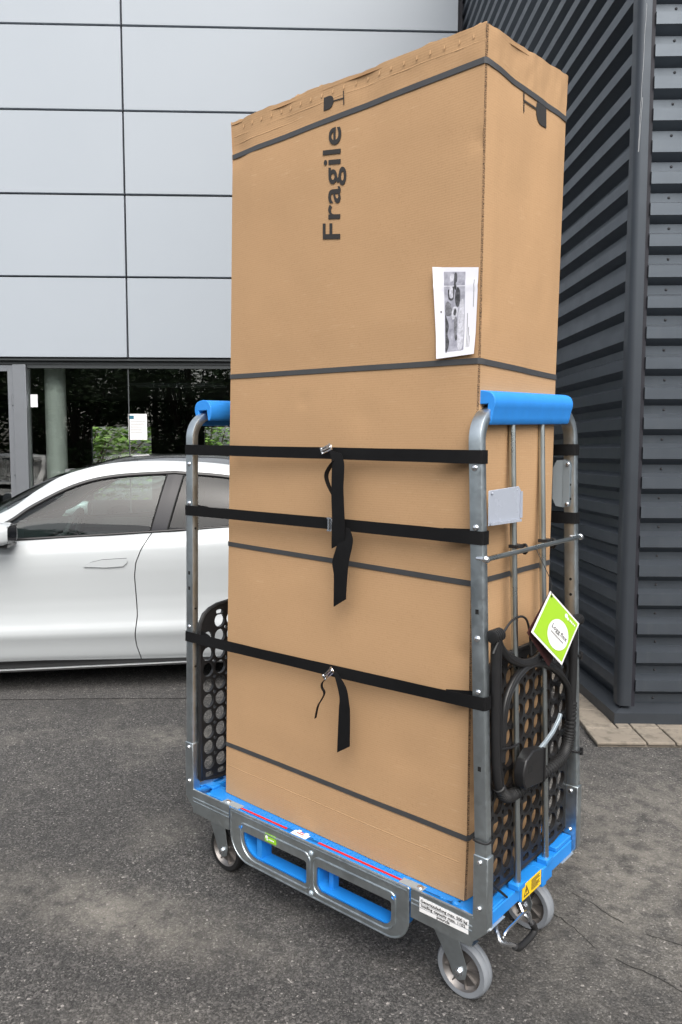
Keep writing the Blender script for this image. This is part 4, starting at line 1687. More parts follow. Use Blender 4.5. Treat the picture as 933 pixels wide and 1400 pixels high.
m.sweep([Vector(p) for p in ((0.014, 0.252, 0.688), (0.016, 0.285, 0.700), (0.018, 0.325, 0.718), (0.018, 0.36, 0.742), (0.018, 0.372, 0.756))], [(a, b) for a, b in ((-0.004, -0.006), (0.004, -0.006), (0.005, 0), (0.004, 0.006), (-0.004, 0.006))], up=Vector((1, 0, 0)))
m.build('release_lever', 'zinc', lb, bevel=0.001)
m = MB()
m.tube(smooth_path([Vector((XD + 0.012, a, b)) for a, b in ((0.010, 1.000), (0.034, 1.025), (0.064, 1.047), (0.104, 1.068), (0.150, 1.072), (0.185, 1.058), (0.205, 1.02), (0.218, 0.955))], 6), 0.0032, 7)
m.build('control_cable', 'black_rubber', db)
m = MB()
m.tube([(0.0, 0.06, 0.742), (0.006, 0.10, 0.735), (0.008, 0.14, 0.735)], 0.003, 6)
m.build('cable_tie', 'black_plastic', db)

# --- foot brake pedal
m = MB()
x0 = 0.02
m.tube(smooth_path([Vector(p) for p in ((-0.015, 0.074, 0.255), (0.000, 0.060, 0.245), (0.014, 0.055, 0.230), (0.020, 0.095, 0.207), (0.020, 0.125, 0.187))], 5), 0.0055, 8)
pd = m.build('brake_pedal', 'wire_zinc', trol)
m = MB()
m.tube(smooth_path([Vector(p) for p in ((-0.015, 0.206, 0.255), (0.000, 0.200, 0.238), (0.012, 0.205, 0.225), (0.020, 0.222, 0.200))], 5), 0.0055, 8)
m.build('pedal_arm', 'wire_zinc', pd)
m = MB()
m.tube(smooth_path([Vector(p) for p in ((0.020, 0.115, 0.192), (0.020, 0.140, 0.176), (0.020, 0.185, 0.171), (0.020, 0.222, 0.174), (0.020, 0.231, 0.186), (0.018, 0.216, 0.208))], 5), 0.0092, 10)
m.build('pedal_grip', 'black_rubber', pd)
m = MB()
m.tube(smooth_path([Vector(p) for p in ((0.014, 0.085, 0.215), (0.018, 0.062, 0.240), (0.018, 0.068, 0.254), (0.018, 0.12, 0.256), (0.018, 0.178, 0.257), (0.020, 0.198, 0.246), (0.020, 0.206, 0.222))], 4), 0.0038, 8)
m.build('pedal_wire', 'wire_zinc', pd)


# --- casters
def caster(cx, cy, tyre, yaw, lead):
    R = 0.08
    M = Matrix.Translation((cx, cy, 0)) @ Matrix.Rotation(yaw, 4, 'Z')
    m = MB()
    for sgn in (-1, 1):
        poly = [(lead - 0.050, 0.236), (lead + 0.046, 0.236), (lead + 0.040, 0.19), (0.026, 0.098), (0.020, 0.066), (0.0, 0.055), (-0.018, 0.062), (-0.030, 0.09), (lead - 0.046, 0.19)]
        m.prism([M @ Vector((a, sgn * 0.028 - 0.0015, b)) for a, b in poly], M.to_3x3() @ Vector((0, 0.003, 0)))
    m.box((lead - 0.052, -0.030, 0.232), (lead + 0.048, 0.030, 0.236), M)
    m.lathe([(0.030, 0.0), (0.038, 0.006), (0.038, 0.014), (0.03, 0.02)], M @ Vector((lead, 0, 0.236)), (0, 0, 1), 20)
    m.box((lead - 0.055, -0.045, 0.253), (lead + 0.055, 0.045, 0.262), M)
    ca = m.build('caster', 'galvanised', trol, bevel=0.002)
    ax = M.to_3x3() @ Vector((0, -1, 0))
    o = M @ Vector((0, 0, R))
    m = MB()
    m.lathe([(0.060, -0.019), (0.074, -0.020), (0.0785, -0.016), (R, -0.006), (R, -0.002), (0.0788, 0.0), (R, 0.002), (R, 0.006), (0.0785, 0.016), (0.074, 0.020), (0.060, 0.019)], o, ax, 40)
    wh = m.build('wheel', tyre, ca)
    m = MB()
    for s_ in (-1, 1):
        pr = [(0.0001, 0.012), (0.016, 0.012), (0.020, 0.008), (0.050, 0.005), (0.056, 0.010), (0.061, 0.0192)]
        m.lathe([(r, h * s_) for r, h in pr], o, ax, 32)
        for k in range(8):
            a = 2 * pi * k / 8 + 0.2
            e = M.to_3x3() @ Vector((cos(a), 0, sin(a)))
            p = M.to_3x3() @ Vector((-sin(a), 0, cos(a)))
            q = ax * s_
            base = o + q * 0.005
            vs = []
            for d_, wd, hh in ((0.016, 0.0035, 0.009), (0.056, 0.0025, 0.008)):
                vs += [base + e * d_ - p * wd, base + e * d_ + p * wd, base + e * d_ + p * wd * 0.6 + q * hh, base + e * d_ - p * wd * 0.6 + q * hh]
            m.add(vs, [(0, 1, 5, 4), (1, 2, 6, 5), (2, 3, 7, 6), (3, 0, 4, 7), (4, 5, 6, 7)])
    m.build('rim', 'cast_alu', wh)
    m = MB()
    m.lathe([(0.0001, 0.009), (0.006, 0.009), (0.0095, 0.0075), (0.0095, 0.0), (0.013, 0.0), (0.013, -0.002)], o + ax * 0.0305, ax, 6, smooth=False)
    m.build('axle_nut', 'wire_zinc', ca)
    return ca, wh


caster(-0.122, 0.098, 'grey_tyre', 0.0, -0.05)
caster(-0.128, W - 0.085, 'grey_tyre', 0.0, -0.05)
_, wl_ = caster(-1.105, 0.098, 'black_rubber', 0.0, -0.03)
caster(-1.105, W - 0.098, 'black_rubber', 0.0, -0.03)
m = MB()
m.dome((-1.105 + 0.062, 0.0775, 0.118), (0, -1, 0), 0.0042, 0.3)
m.build('paint_dot', 'sticker_yellow', wl_)

# --- stickers and markings
def front_fn(x, z, y=-0.0008):
    return lambda u, v, w: Vector((x + u, y - w, z + v))


m = MB()
m.prism([Vector((-0.206, -0.0006, 0.294)), Vector((-0.052, -0.0006, 0.2895)), Vector((-0.053, -0.0006, 0.2520)), Vector((-0.206, -0.0006, 0.2530))], (0, -0.0008, 0))
lab = m.build('load_label', 'sticker_white', trol)
m = MB()
for i, (s_, wd, xo) in enumerate((('Gesamtzuladung max. 500 kg', 0.146, -0.202), ('loading capacity max. 1102', 0.138, -0.200), ('pounds', 0.040, -0.150))):
    z = 0.2815 - 0.0125 * i
    text(m, s_, 0.0118, (lambda u, v, w, xo=xo, z=z: Vector((xo + u, -0.0020 - w, z + v - 0.010 * 0 - u * 0.02))), bold=0.008, width=wd)
m.build('lettering', 'print_black', lab)
m = MB()
m.box((-0.812, -0.0022, 0.246), (-0.762, -0.0006, 0.2715))
gs = m.build('maker_sticker', 'sticker_green', trol)
m = MB()
m.lathe([(0.0001, 0.0006), (0.0058, 0.0006), (0.0058, 0)], (-0.8035, -0.0022, 0.2605), (0, -1, 0), 14)
m.lathe([(0.0001, 0.0006), (0.0036, 0.0006), (0.0036, 0)], (-0.8005, -0.0022, 0.2535), (0, -1, 0), 14)
for k_ in range(4):
    m.box((-0.793 + 0.0062 * k_, -0.0029, 0.2535), (-0.7885 + 0.0062 * k_, -0.0023, 0.2575))
m.build('emblem', 'sticker_white', gs)
for a, b in ((-0.948, -0.733), (-0.596, -0.284)):
    m = MB()
    m.box((a, 0.0155, 0.3032), (b, 0.0235, 0.3044))
    m.build('red_line', 'red_line', deck)
m = MB()
m.box((-0.706, 0.008, 0.3032), (-0.642, 0.040, 0.3042))
ws = m.build('deck_sticker', 'sticker_white', deck)
m = MB()
m.box((-0.690, 0.020, 0.3043), (-0.662, 0.024, 0.3047))
m.box((-0.684, 0.029, 0.3043), (-0.668, 0.032, 0.3047))
m.build('print', 'red_line', ws)
m = MB()
m.box((-0.698, 0.013, 0.3043), (-0.652, 0.0145, 0.3047))
m.build('print', 'ink_grey', ws)
# yellow warning label on the end apron
m = MB()
XS = -0.0086
m.prism([Vector((XS, 0.209, 0.3055)), Vector((XS, 0.3225, 0.3055)), Vector((XS, 0.3225, 0.2620)), Vector((XS, 0.209, 0.2620))], (0.0010, 0, 0))
yl = m.build('warning_label', 'sticker_yellow', trol)
m = MB()
fnx = lambda u, v, w: Vector((XS + 0.0014 + w, u, v))
tri = [(0.216, 0.269), (0.250, 0.269), (0.233, 0.299)]
tin = [(0.2215, 0.2722), (0.2445, 0.2722), (0.233, 0.2925)]
plate2d(m, [tri, tin], 0.0006, fnx)
plate2d(m, [rrect(0.2315, 0.2785, 0.2345, 0.2885, 0.001, 2)], 0.0006, fnx)
plate2d(m, [circle(0.233, 0.2755, 0.0014, 8)], 0.0006, fnx)
for i, (wd) in enumerate((0.050, 0.046, 0.052, 0.030, 0.050, 0.047, 0.052, 0.040)):
    z = 0.2985 - 0.0040 * i
    plate2d(m, [[(0.262, z), (0.262 + wd, z), (0.262 + wd, z + 0.0016), (0.262, z + 0.0016)]], 0.0006, fnx)
m.build('print', 'print_black', yl)
# ------------------------------------------------------------------ tall cardboard box
bx_ = thing('cardboard_box', 'tall brown cardboard box marked Fragile standing on the blue trolley', 'box', (-0.58, 0.27, 0.3045))
# corner positions by level: z differs slightly from corner to corner (sagging board)
LV = [  # near (x,y,z), left (x,y,z), right(x,y,z)
    ((-0.094, 0.045, 0.3048), (-1.080, 0.066, 0.3048), (-0.084, 0.474, 0.3048)),
    ((-0.088, 0.044, 0.481), (-1.073, 0.065, 0.483), (-0.078, 0.474, 0.483)),
    ((-0.086, 0.042, 1.164), (-1.047, 0.062, 1.190), (-0.074, 0.473, 1.174)),
    ((-0.072, 0.040, 1.729), (-1.026, 0.060, 1.751), (-0.064, 0.466, 1.719)),
    ((-0.064, 0.038, 2.448), (-1.003, 0.058, 2.453), (-0.049, 0.462, 2.439)),
    ((-0.061, 0.037, 2.533), (-1.008, 0.057, 2.564), (-0.046, 0.465, 2.556))]
NEAR = [Vector(a) for a, b, c in LV]
LEFT = [Vector(b) for a, b, c in LV]
RIGHT = [Vector(c) for a, b, c in LV]
FARC = [Vector((b[0] + c[0] - a[0], b[1] + c[1] - a[1], (b[2] + c[2]) / 2)) for a, b, c in LV]
ZN = [0.0, 0.079, 0.3856, 0.639, 0.9619, 1.0]    # level heights as fractions


def lev(arr, f):
    for i in range(len(ZN) - 1):
        if f <= ZN[i + 1] or i == len(ZN) - 2:
            k = (f - ZN[i]) / (ZN[i + 1] - ZN[i])
            return arr[i].lerp(arr[i + 1], k)


DENTS = {1: ((0.62, 0.58, 0.05, 0.003), (0.36, 0.60, 0.02, 0.003), (0.985, 0.30, 0.03, 0.006), (0.02, 0.52, 0.03, 0.005), (0.99, 0.88, 0.02, 0.005), (0.80, 0.15, 0.06, 0.003), (0.25, 0.985, 0.10, 0.006), (0.60, 0.99, 0.06, 0.005), (0.03, 0.97, 0.05, 0.007)), 2: ((0.30, 0.985, 0.10, 0.006), (0.75, 0.975, 0.08, 0.004), (0.02, 0.70, 0.04, 0.004), (0.60, 0.90, 0.10, 0.003))}


def nrm_bulge(a, f, seed):
    """outward swell of a panel of board, nipped in at the bands"""
    e = min(a, 1 - a)
    edge = min(1, e / 0.10)
    d = min(abs(f - z) for z in ZN[1:5])
    nip = min(1, d / 0.05)
    n_ = noise.noise(Vector((a * 3.0, f * 7.0, seed))) * 0.0035 + noise.noise(Vector((a * 9, f * 22, seed + 3))) * 0.0010
    cap = 0.0
    if f > 0.965:
        cap = noise.noise(Vector((a * 14, f * 60, seed + 9))) * 0.004
    dent = 0.0
    for (da, df, r, h) in DENTS.get(round(seed), ()):
        q = ((a - da) / r) ** 2 + ((f - df) / (r * 0.42)) ** 2
        if q < 9:
            dent -= h * math.exp(-q)
    return edge * (0.003 * nip + n_) + cap + dent


def face_pt(A, B, a, f, nv, seed, ragged=True):
    p = lev(A, f).lerp(lev(B, f), a)
    p = p + nv * nrm_bulge(a, f, seed)
    if f >= 0.9999 and ragged:
        p.z += (1.0 if seed < 1.5 else 0.35) * (noise.noise(Vector((a * 34, seed, 1.5))) * 0.003 + noise.noise(Vector((a * 7, seed, 7.5))) * 0.004)
    return p


NF = Vector((-0.0212, -0.99977, -0.003))
NS = Vector((0.9995, -0.021, -0.0208))
m = MB()
m.grid(lambda a, b: face_pt(LEFT, NEAR, a, b, NF, 1.0), 60, 130)
m.grid(lambda a, b: face_pt([p + Vector((0.0025, 0.0075, 0)) for p in NEAR], RIGHT, a, b, NS, 2.0), 40, 130)
m.grid(lambda a, b: face_pt(RIGHT, FARC, a, b, -NF, 3.0), 30, 60)
m.grid(lambda a, b: face_pt(FARC, LEFT, a, b, -NS, 4.0), 30, 60)
body = m.build('box_body', 'cardboard', bx_)
m = MB()
n_ = 90
m.grid(lambda a, b: (lev(NEAR, b) + Vector((0.0025 * a, 0.0075 * a, 0)) - Vector((0.0008, -0.0008, 0)) * sin(a * pi)), 3, n_, True)
m.build('corner_edge', 'corrugated_edge', body)
# lid flaps, a little below the ragged rim
m = MB()
dn = Vector((0, 0, -0.012))
m.add([NEAR[5] + dn, RIGHT[5] + dn, FARC[5] + dn, LEFT[5] + dn], [(0, 1, 2, 3)])
m.build('lid', 'cardboard', bx_)
# torn scraps along the rim
m = MB()
rnd = random.Random(3)
for (A, B, s0, s1, nv, sd) in ((LEFT, NEAR, 0.0, 0.07, NF, 1), (LEFT, NEAR, 0.27, 0.36, NF, 1), (LEFT, NEAR, 0.40, 0.44, NF, 1), (LEFT, NEAR, 0.80, 0.88, NF, 1), (LEFT, NEAR, 0.955, 1.0, NF, 1), (NEAR, RIGHT, 0.0, 0.12, NS, 2), (NEAR, RIGHT, 0.5, 0.62, NS, 2), (NEAR, RIGHT, 0.86, 0.93, NS, 2)):
    pts0, pts1 = [], []
    for i in range(7):
        a = s0 + (s1 - s0) * i / 6
        p = face_pt(A, B, a, 1.0, nv, sd) - nv * 0.001
        pts0.append(p - Vector((0, 0, 0.006)))
        pts1.append(p + Vector((0, 0, rnd.uniform(0.002, 0.007) * sin(pi * (i + 0.5) / 7))) - nv * 0.004)
    o = len(pts0)
    m.add(pts0 + pts1, [(i, i + 1, o + i + 1, o + i) for i in range(o - 1)])
m.build('torn_rim', 'cardboard', body)
# perforation tabs under the rim of the long side
tabm = None
for i in range(21):
    a = 0.065 + 0.90 * i / 20
    p = face_pt(LEFT, NEAR, a, 0.9905, NF, 1.0)
    m = MB()
    m.add([p + Vector((-0.0022, 0, 0.006)) + NF * 0.0006, p + Vector((0.0022, 0, 0.006)) + NF * 0.0006, p + Vector((0.0030, 0, -0.004)) + NF * 0.0025, p + Vector((-0.0005, 0, -0.007)) + NF * 0.0035], [(3, 2, 1, 0)])
    m.build('perforation_tab', 'cardboard', body)
# fold lines: shallow ridges pressed into the board
for (A, B, nv, sd, f0, a0, a1) in ((LEFT, NEAR, NF, 1.0, 0.983, 0.0, 1.0), (LEFT, NEAR, NF, 1.0, 0.975, 0.0, 0.32), (NEAR, RIGHT, NS, 2.0, 0.935, 0.02, 0.95), (NEAR, RIGHT, NS, 2.0, 0.80, 0.03, 0.5), (LEFT, NEAR, NF, 1.0, 0.045, 0.0, 0.98)):
    pts = []
    for i in range(31):
        a = a0 + (a1 - a0) * i / 30
        f = f0 + 0.0012 * noise.noise(Vector((a * 9, f0 * 30, 0.3)))
        pts.append(face_pt(A, B, a, f, nv, sd, False) - nv * (0.0030 + 0.0012 * sin(pi * i / 30) * 0))
    m = MB()
    m.tube(pts, 0.0036, 10)
    m.build('fold_ridge', 'cardboard', body)


# strapping bands round the box
def band(f, i, label):
    pts = []
    for A, B, nv, sd in ((LEFT, NEAR, NF, 1.0), ([p + Vector((0.0025, 0.0075, 0)) for p in NEAR], RIGHT, NS, 2.0), (RIGHT, FARC, -NF, 3.0), (FARC, LEFT, -NS, 4.0)):
        for k in range(16):
            a = k / 15
            q = face_pt(A, B, a, f, nv, sd, False)
            pts.append(q + nv * 0.0022)
    pts.append(pts[0])
    m = MB()
    m.ribbon(pts, Vector((0, 0, 1)), 0.0148, 0.0010)
    o = m.build('strapping_band', 'strapping_band')
    return tag(o, label, 'band')


for i, (f, lb_) in enumerate(((ZN[4], 'dark grey plastic band round the box above the word Fragile'), (ZN[3], 'dark grey plastic band round the box just below the taped photo sheet'), (ZN[2], 'dark grey plastic band round the box just under the second webbing strap'), (ZN[1], 'dark grey plastic band round the box closest to the blue deck'))):
    band(f, i, lb_)


# printing on the board
def yfront(x, z):
    f = 0.5
    f = (z - 0.3048) / (2.545 - 0.3048)
    l_, n__ = lev(LEFT, f), lev(NEAR, f)
    a = (x - l_.x) / (n__.x - l_.x)
    return face_pt(LEFT, NEAR, min(max(a, 0), 1), min(f, 0.999), NF, 1.0, False).y


def xside(y, z):
    f = (z - 0.3048) / (2.545 - 0.3048)
    l_, n__ = lev(NEAR, f), lev(RIGHT, f)
    a = (y - l_.y) / (n__.y - l_.y)
    return face_pt([p + Vector((0.0025, 0.0075, 0)) for p in NEAR], RIGHT, min(max(a, 0), 1), min(f, 0.999), NS, 2.0, False).x


m = MB()
# reads upwards: advance along +z, tops of letters towards -x
text(m, 'Fragile', 0.0965, lambda u, v, w: Vector((-0.531 - v, yfront(-0.531 - v, 2.101 + u) - 0.0016 - w, 2.101 + u + v * 0.17)), bold=0.012, width=0.312, spacing=1.06)
m.build('printed_word', 'print_black', body)
m = MB()
gob = [(-0.597, 2.481), (-0.597, 2.517), (-0.580, 2.517)] + [(-0.578 + 0.019 * sin(t_), 2.4985 + 0.0185 * cos(t_)) for t_ in [k * pi / 10 for k in range(11)]] + [(-0.580, 2.480)]
F2 = lambda u, v, w: Vector((u, yfront(u, v) - 0.0016 - w, v))
plate2d(m, [gob], 0.0006, F2)
plate2d(m, [[(-0.562, 2.4965), (-0.520, 2.4925), (-0.520, 2.4955), (-0.562, 2.4995)]], 0.0006, F2)
plate2d(m, [[(-0.522, 2.476), (-0.519, 2.476), (-0.519, 2.513), (-0.522, 2.513)]], 0.0006, F2)
m.build('printed_goblet', 'print_black', body)
m = MB()
S2 = lambda u, v, w: Vector((xside(u, v) + 0.0016 + w, u, v))
gob = [(0.344, 2.380), (0.344, 2.448), (0.318, 2.448)] + [(0.316 - 0.026 * sin(t_), 2.414 + 0.034 * cos(t_)) for t_ in [k * pi / 10 for k in range(11)]] + [(0.318, 2.380)]
plate2d(m, [gob], 0.0006, S2)
plate2d(m, [[(0.226, 2.4115), (0.295, 2.4115), (0.295, 2.4165), (0.226, 2.4165)]], 0.0006, S2)
plate2d(m, [[(0.223, 2.385), (0.2275, 2.385), (0.2275, 2.440), (0.223, 2.440)]], 0.0006, S2)
m.build('printed_goblet', 'print_black', body)

# taped sheet with a photograph
m = MB()
cor = [(-0.206, 1.978), (-0.071, 1.957), (-0.079, 1.746), (-0.191, 1.742)]


def sheetp(a, b, off=0.0):
    top = Vector((cor[0][0], 0, cor[0][1])).lerp(Vector((cor[1][0], 0, cor[1][1])), a)
    bot = Vector((cor[3][0], 0, cor[3][1])).lerp(Vector((cor[2][0], 0, cor[2][1])), a)
    p = bot.lerp(top, b)
    y = 0.0425 + (p.x + 0.07) * -0.021
    curl = 0.006 * max(0, 1 - a * 5) * (0.3 + 0.7 * b) + 0.0045 * max(0, 1 - b * 4)
    crease = 0.0020 * max(0, 1 - abs(b - 0.80) * 25)
    return Vector((p.x, y - 0.0085 - curl - crease - off, p.z))


m.grid(lambda a, b: sheetp(a, b), 16, 24)
ph = m.build('photo_sheet', 'paper')
tag(ph, 'white paper sheet with a black and white picture taped to the box corner', 'paper sheet')
m = MB()
m.grid(lambda a, b: sheetp(0.235 + 0.485 * a, 0.065 + 0.885 * b, 0.0006), 10, 20)
pic = m.build('picture', 'printed_picture', ph)


def patch(mat, pts, off):
    m = MB()
    q = [(p.x, p.y) for p in smooth_path([Vector((a, b, 0)) for a, b in pts], 3, True)]
    m.add([sheetp(0.235 + 0.485 * a, 0.065 + 0.885 * b, off) for a, b in q], [tuple(range(len(q)))])
    m.build('print', mat, pic)


patch('picture_dark', [(0.02, 0.02), (0.14, 0.02), (0.22, 0.12), (0.12, 0.22), (0.20, 0.32), (0.10, 0.42), (0.02, 0.44)], 0.0009)
patch('picture_mid', [(0.05, 0.46), (0.30, 0.45), (0.38, 0.52), (0.30, 0.60), (0.15, 0.63), (0.04, 0.58)], 0.0009)
patch('picture_dark', [(0.20, 0.66), (0.46, 0.66), (0.47, 0.86), (0.30, 0.88), (0.20, 0.84)], 0.0009)
patch('picture_light', [(0.26, 0.68), (0.42, 0.68), (0.42, 0.80), (0.27, 0.80)], 0.0011)
patch('picture_light', [(0.30, 0.88), (0.44, 0.88), (0.46, 0.97), (0.30, 0.96)], 0.0010)
patch('picture_dark', [(0.56, 0.58), (0.70, 0.56), (0.78, 0.66), (0.74, 0.78), (0.62, 0.80), (0.52, 0.70)], 0.0010)
patch('picture_dark', [(0.50, 0.78), (0.60, 0.80), (0.62, 0.97), (0.50, 0.97)], 0.0009)
patch('picture_light', [(0.38, 0.40), (0.62, 0.44), (0.66, 0.54), (0.46, 0.56), (0.36, 0.50)], 0.0010)
patch('picture_dark', [(0.44, 0.47), (0.54, 0.45), (0.60, 0.50), (0.52, 0.54)], 0.0013)
patch('picture_mid', [(0.48, 0.18), (0.56, 0.16), (0.62, 0.30), (0.60, 0.42), (0.50, 0.42), (0.46, 0.30)], 0.0010)
patch('picture_dark', [(0.55, 0.13), (0.63, 0.14), (0.62, 0.20), (0.55, 0.19)], 0.0013)
patch('picture_light', [(0.66, 0.05), (0.95, 0.05), (0.95, 0.60), (0.80, 0.62), (0.68, 0.40)], 0.0009)
m = MB()
for a, b0, b1 in ((0.785, 0.09, 0.48), (0.785 + 0.035, 0.09, 0.32), (0.855, 0.09, 0.22), (0.915, 0.55, 0.86)):
    m.grid(lambda u, v: sheetp(a + 0.010 * u, b0 + (b1 - b0) * v, 0.0007), 1, 10)
m.grid(lambda u, v: sheetp(0.135 + 0.03 * u, 0.50 + 0.02 * v, 0.0007), 1, 2)
m.build('print', 'ink_grey', ph)

# ------------------------------------------------------------------ webbing straps
def strap(z_l, z_r, name_label, mid_dz=0.0, mid_y=0.006, width=0.034, twist=0.0, back=False):
    sy = (lambda y: y) if not back else (lambda y: W - y)
    xl, xr = XC(z_l, 0), XC(z_r, 1)
    p = []
    # start behind the left post, round it, along the front, round the near post and back a little
    p += [(xl + 0.10, 0.010), (xl + 0.040, 0.034), (xl + 0.015, 0.0335), (xl - 0.015, 0.0335), (xl - 0.0215, 0.028), (xl - 0.0225, 0.0155), (xl - 0.0215, 0.003), (xl - 0.015, -0.0015)]
    nm_ = 22
    for i in range(1, nm_):
        f = i / nm_
        x = xl + (xr - xl) * f
        p.append((x, -0.0015 + mid_y * 4 * f * (1 - f)))
    p += [(xr + 0.015, -0.0015), (xr + 0.0215, 0.003), (xr + 0.0225, 0.0155), (xr + 0.0215, 0.028), (xr + 0.015, 0.0335), (xr - 0.015, 0.0335), (xr - 0.040, 0.034), (xr - 0.10, 0.010)]
    pts, ws = [], []
    for x, y in p:
        f = (x - xl) / (xr - xl)
        z = z_l + (z_r - z_l) * f + mid_dz * 4 * f * (1 - f) + 0.0008 * noise.noise(Vector((x * 9, z_l, 0)))
        pts.append(Vector((x, sy(y), z)))
        tw = twist * noise.noise(Vector((x * 5, z_l * 3, 2)))
        ws.append(Vector((0, sin(tw), cos(tw))))
    m = MB()
    m.ribbon(pts, ws, width, 0.0016)
    o = m.build('webbing_strap', 'black_webbing')
    return tag(o, name_label, 'strap', 'black webbing straps round the posts')


def tail(parent, left, right, y, bow=0.006):
    m = MB()
    n = len(left)
    vs = []
    for i in range(n):
        f = i / (n - 1)
        dy = -bow * sin(pi * f)
        vs += [Vector((left[i][0], y + dy, left[i][1])), Vector((right[i][0], y + dy + 0.002, right[i][1])), Vector((right[i][0], y + dy + 0.0034, right[i][1])), Vector((left[i][0], y + dy + 0.0014, left[i][1]))]
    fs = []
    for i in range(n - 1):
        for j in range(4):
            fs.append((i * 4 + j, i * 4 + (j + 1) % 4, i * 4 + 4 + (j + 1) % 4, i * 4 + 4 + j))
    fs += [(3, 2, 1, 0), tuple((n - 1) * 4 + j for j in range(4))]
    m.add(vs, fs)
    return m.build('loose_tail', 'black_webbing', parent)


def dens(pts, n=5):
    return [(p.x, p.y) for p in smooth_path([Vector((a, b, 0)) for a, b in pts], n)]


s1 = strap(1.509, 1.489, 'topmost black webbing strap across the box front, long tail hanging', 0.0, 0.010, twist=0.10)
s2 = strap(1.300, 1.288, 'second black webbing strap from the top across the box front', 0.0, 0.010)
s3 = strap(0.856, 0.870, 'lowest black webbing strap across the box front', -0.006, 0.010, twist=0.25)
strap(1.508, 1.508, 'upper black webbing strap on the far side behind the box', 0, 0.0, back=True)
strap(1.302, 1.302, 'lower black webbing strap on the far side below the zinc plate', 0, 0.0, back=True)
tail(s1, dens([(-0.522, 1.506), (-0.511, 1.470), (-0.510, 1.42), (-0.510, 1.370), (-0.508, 1.309), (-0.512, 1.25), (-0.514, 1.224)]),
     dens([(-0.480, 1.497), (-0.467, 1.470), (-0.466, 1.43), (-0.467, 1.396), (-0.463, 1.311), (-0.464, 1.262), (-0.468, 1.248)]), -0.013)
m = MB()
m.ribbon(smooth_path([Vector(p) for p in ((-0.505, -0.004, 1.480), (-0.522, -0.014, 1.456), (-0.530, -0.018, 1.433), (-0.524, -0.014, 1.405), (-0.508, -0.006, 1.372))], 5), Vector((0.25, -1, 0.1)), 0.024, 0.0016)
m.build('loose_loop', 'black_webbing', s1)
tail(s2, dens([(-0.500, 1.292), (-0.490, 1.255), (-0.496, 1.228), (-0.510, 1.186), (-0.505, 1.15), (-0.507, 1.10), (-0.510, 1.054)]),
     dens([(-0.452, 1.285), (-0.438, 1.258), (-0.440, 1.230), (-0.450, 1.192), (-0.456, 1.15), (-0.462, 1.10), (-0.465, 1.082)]), -0.009)
tail(s3, dens([(-0.509, 0.862), (-0.496, 0.842), (-0.480, 0.796), (-0.481, 0.765), (-0.483, 0.740), (-0.488, 0.68), (-0.493, 0.626)]),
     dens([(-0.500, 0.866), (-0.470, 0.842), (-0.453, 0.819), (-0.445, 0.785), (-0.442, 0.760), (-0.444, 0.70), (-0.447, 0.655)]), -0.013)
m = MB()
m.ribbon(smooth_path([Vector(p) for p in ((-0.540, -0.006, 0.836), (-0.553, -0.010, 0.822), (-0.554, -0.011, 0.808), (-0.545, -0.010, 0.792), (-0.555, -0.012, 0.770), (-0.569, -0.012, 0.748), (-0.581, -0.010, 0.708))], 5), Vector((0.25, -1, 0)), 0.012, 0.0016)
m.build('loose_loop', 'black_webbing', s3)


def buckle(parent, x, z, rot, w_=0.010, h_=0.034):
    m = MB()
    R_ = Matrix.Translation((x, -0.006, z)) @ Matrix.Rotation(rot, 4, 'Y')
    path = [R_ @ Vector((a, 0, b)) for a, b in rrect(-w_, -h_ / 2, w_, h_ / 2, 0.003, 2)]
    m.tube(path, 0.0024, 6, closed=True)
    m.tube([R_ @ Vector((0, -0.003, -h_ / 2)), R_ @ Vector((0, -0.003, h_ / 2))], 0.0026, 6)
    for s_ in (-1, 1):
        m.box((-w_ - 0.003, -0.004, s_ * h_ / 2 - 0.002), (w_ + 0.003, 0.001, s_ * h_ / 2 + 0.002), R_)
    return m.build('buckle', 'wire_zinc', parent)


buckle(s1, -0.540, 1.5105, radians(70), 0.007, 0.036)
buckle(s2, -0.527, 1.293, 0.0, 0.006, 0.036)
buckle(s3, -0.533, 0.852, radians(48), 0.007, 0.042)

# ------------------------------------------------------------------ hanging tag
tg = thing('hang_tag', 'folded green and white card tag hanging on the trolley end', 'tag', (0.034, 0.29, 0.92))
TA, TB, TC_, TD = Vector((0.030, 0.262, 1.128)), Vector((0.051, 0.409, 1.016)), Vector((0.039, 0.325, 0.912)), Vector((0.018, 0.178, 1.028))
tn = (TB - TA).cross(TD - TA).normalized()
if tn.x < 0:
    tn = -tn


def tagp(u, v, w=0.0):           # u along TD->TC (left to right on the card), v up along TD->TA
    return TD.lerp(TC_, u).lerp(TA.lerp(TB, u), v) + tn * (0.0008 + w)


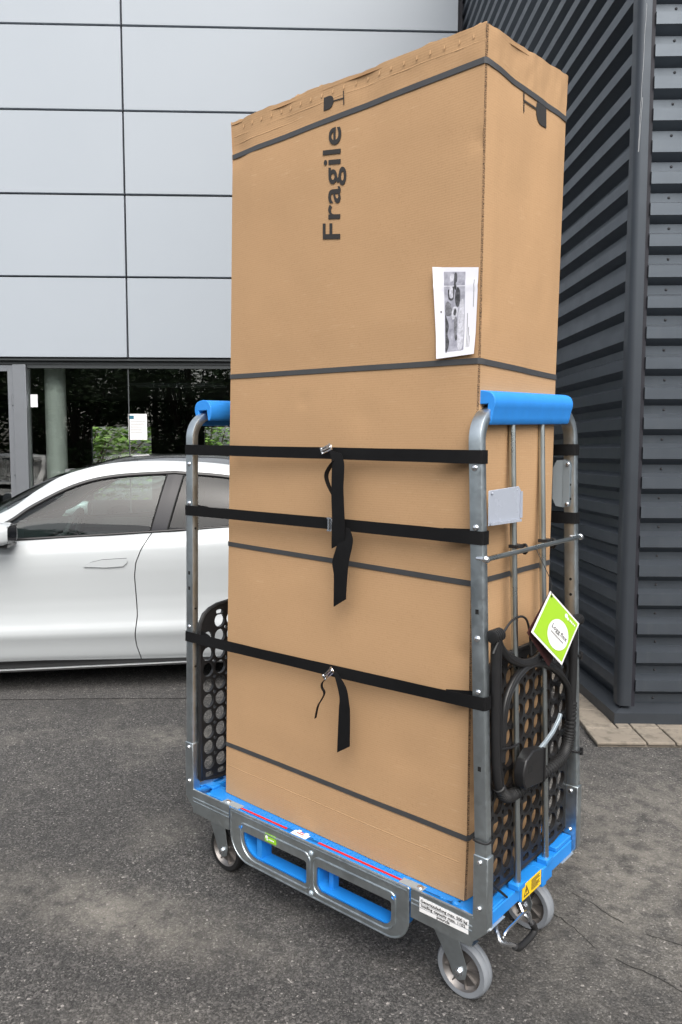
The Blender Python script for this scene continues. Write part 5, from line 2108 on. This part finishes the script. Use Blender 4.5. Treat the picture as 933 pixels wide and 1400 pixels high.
m = MB()
m.prism([TA, TB, TC_, TD], -tn * 0.0006)
m.build('front_leaf', 'sticker_white', tg)
m = MB()
inn = -tn * 0.022 + Vector((-0.004, -0.016, -0.006))
m.prism([TA - tn * 0.001, TD + inn * 0.35 - tn * 0.001, TC_ + inn * 1.2, TB + inn * 0.9], -tn * 0.0006)
m.build('back_leaf', 'tag_inside', tg)
m = MB()
m.add([tagp(0.04, 0.05), tagp(0.96, 0.05), tagp(0.96, 0.96), tagp(0.04, 0.96)], [(0, 1, 2, 3)])
m.build('green_field', 'tag_green', tg)
m = MB()
m.add([tagp(0.60 + 0.30 * cos(2 * pi * k / 40), 0.42 + 0.30 * sin(2 * pi * k / 40), 0.0005) for k in range(40)], [tuple(range(40))])
m.add([tagp(0.60 + 0.045 * cos(2 * pi * k / 16), 0.88 + 0.045 * sin(2 * pi * k / 16), 0.0005) for k in range(16)], [tuple(range(16))])
m.add([tagp(0.67 + 0.030 * cos(2 * pi * k / 16), 0.86 + 0.030 * sin(2 * pi * k / 16), 0.0005) for k in range(16)], [tuple(range(16))])
for k_ in range(4):
    m.add([tagp(0.72 + 0.05 * k_ + du, 0.85 + dv, 0.0008) for du, dv in ((0, 0), (0.035, 0), (0.035, 0.04), (0, 0.04))], [(0, 1, 2, 3)])
m.build('white_print', 'sticker_white', tg)
m = MB()
text(m, 'Logg.flex', 0.125, lambda u, v, w: tagp(0.36 + u, 0.44 + v, 0.0012), width=0.48)
m.build('lettering', 'print_black', tg)
m = MB()
for k_ in range(11):
    m.add([tagp(0.40 + 0.036 * k_ + du, 0.355 + dv, 0.0012) for du, dv in ((0, 0), (0.028, 0), (0.028, 0.022), (0, 0.022))], [(0, 1, 2, 3)])
m.build('lettering', 'ink_grey', tg)
m = MB()
m.tube([TA + Vector((0.002, 0.006, -0.010)), TA + Vector((-0.002, 0.004, 0.03)), Vector((XC(1.24, 1) + 0.03, 0.262, 1.245))], 0.0011, 5)
m.lathe([(0.0001, 0.0012), (0.004, 0.0012)], tagp(0.07, 0.93), tn, 10)
m.build('string', 'black_rubber', tg)
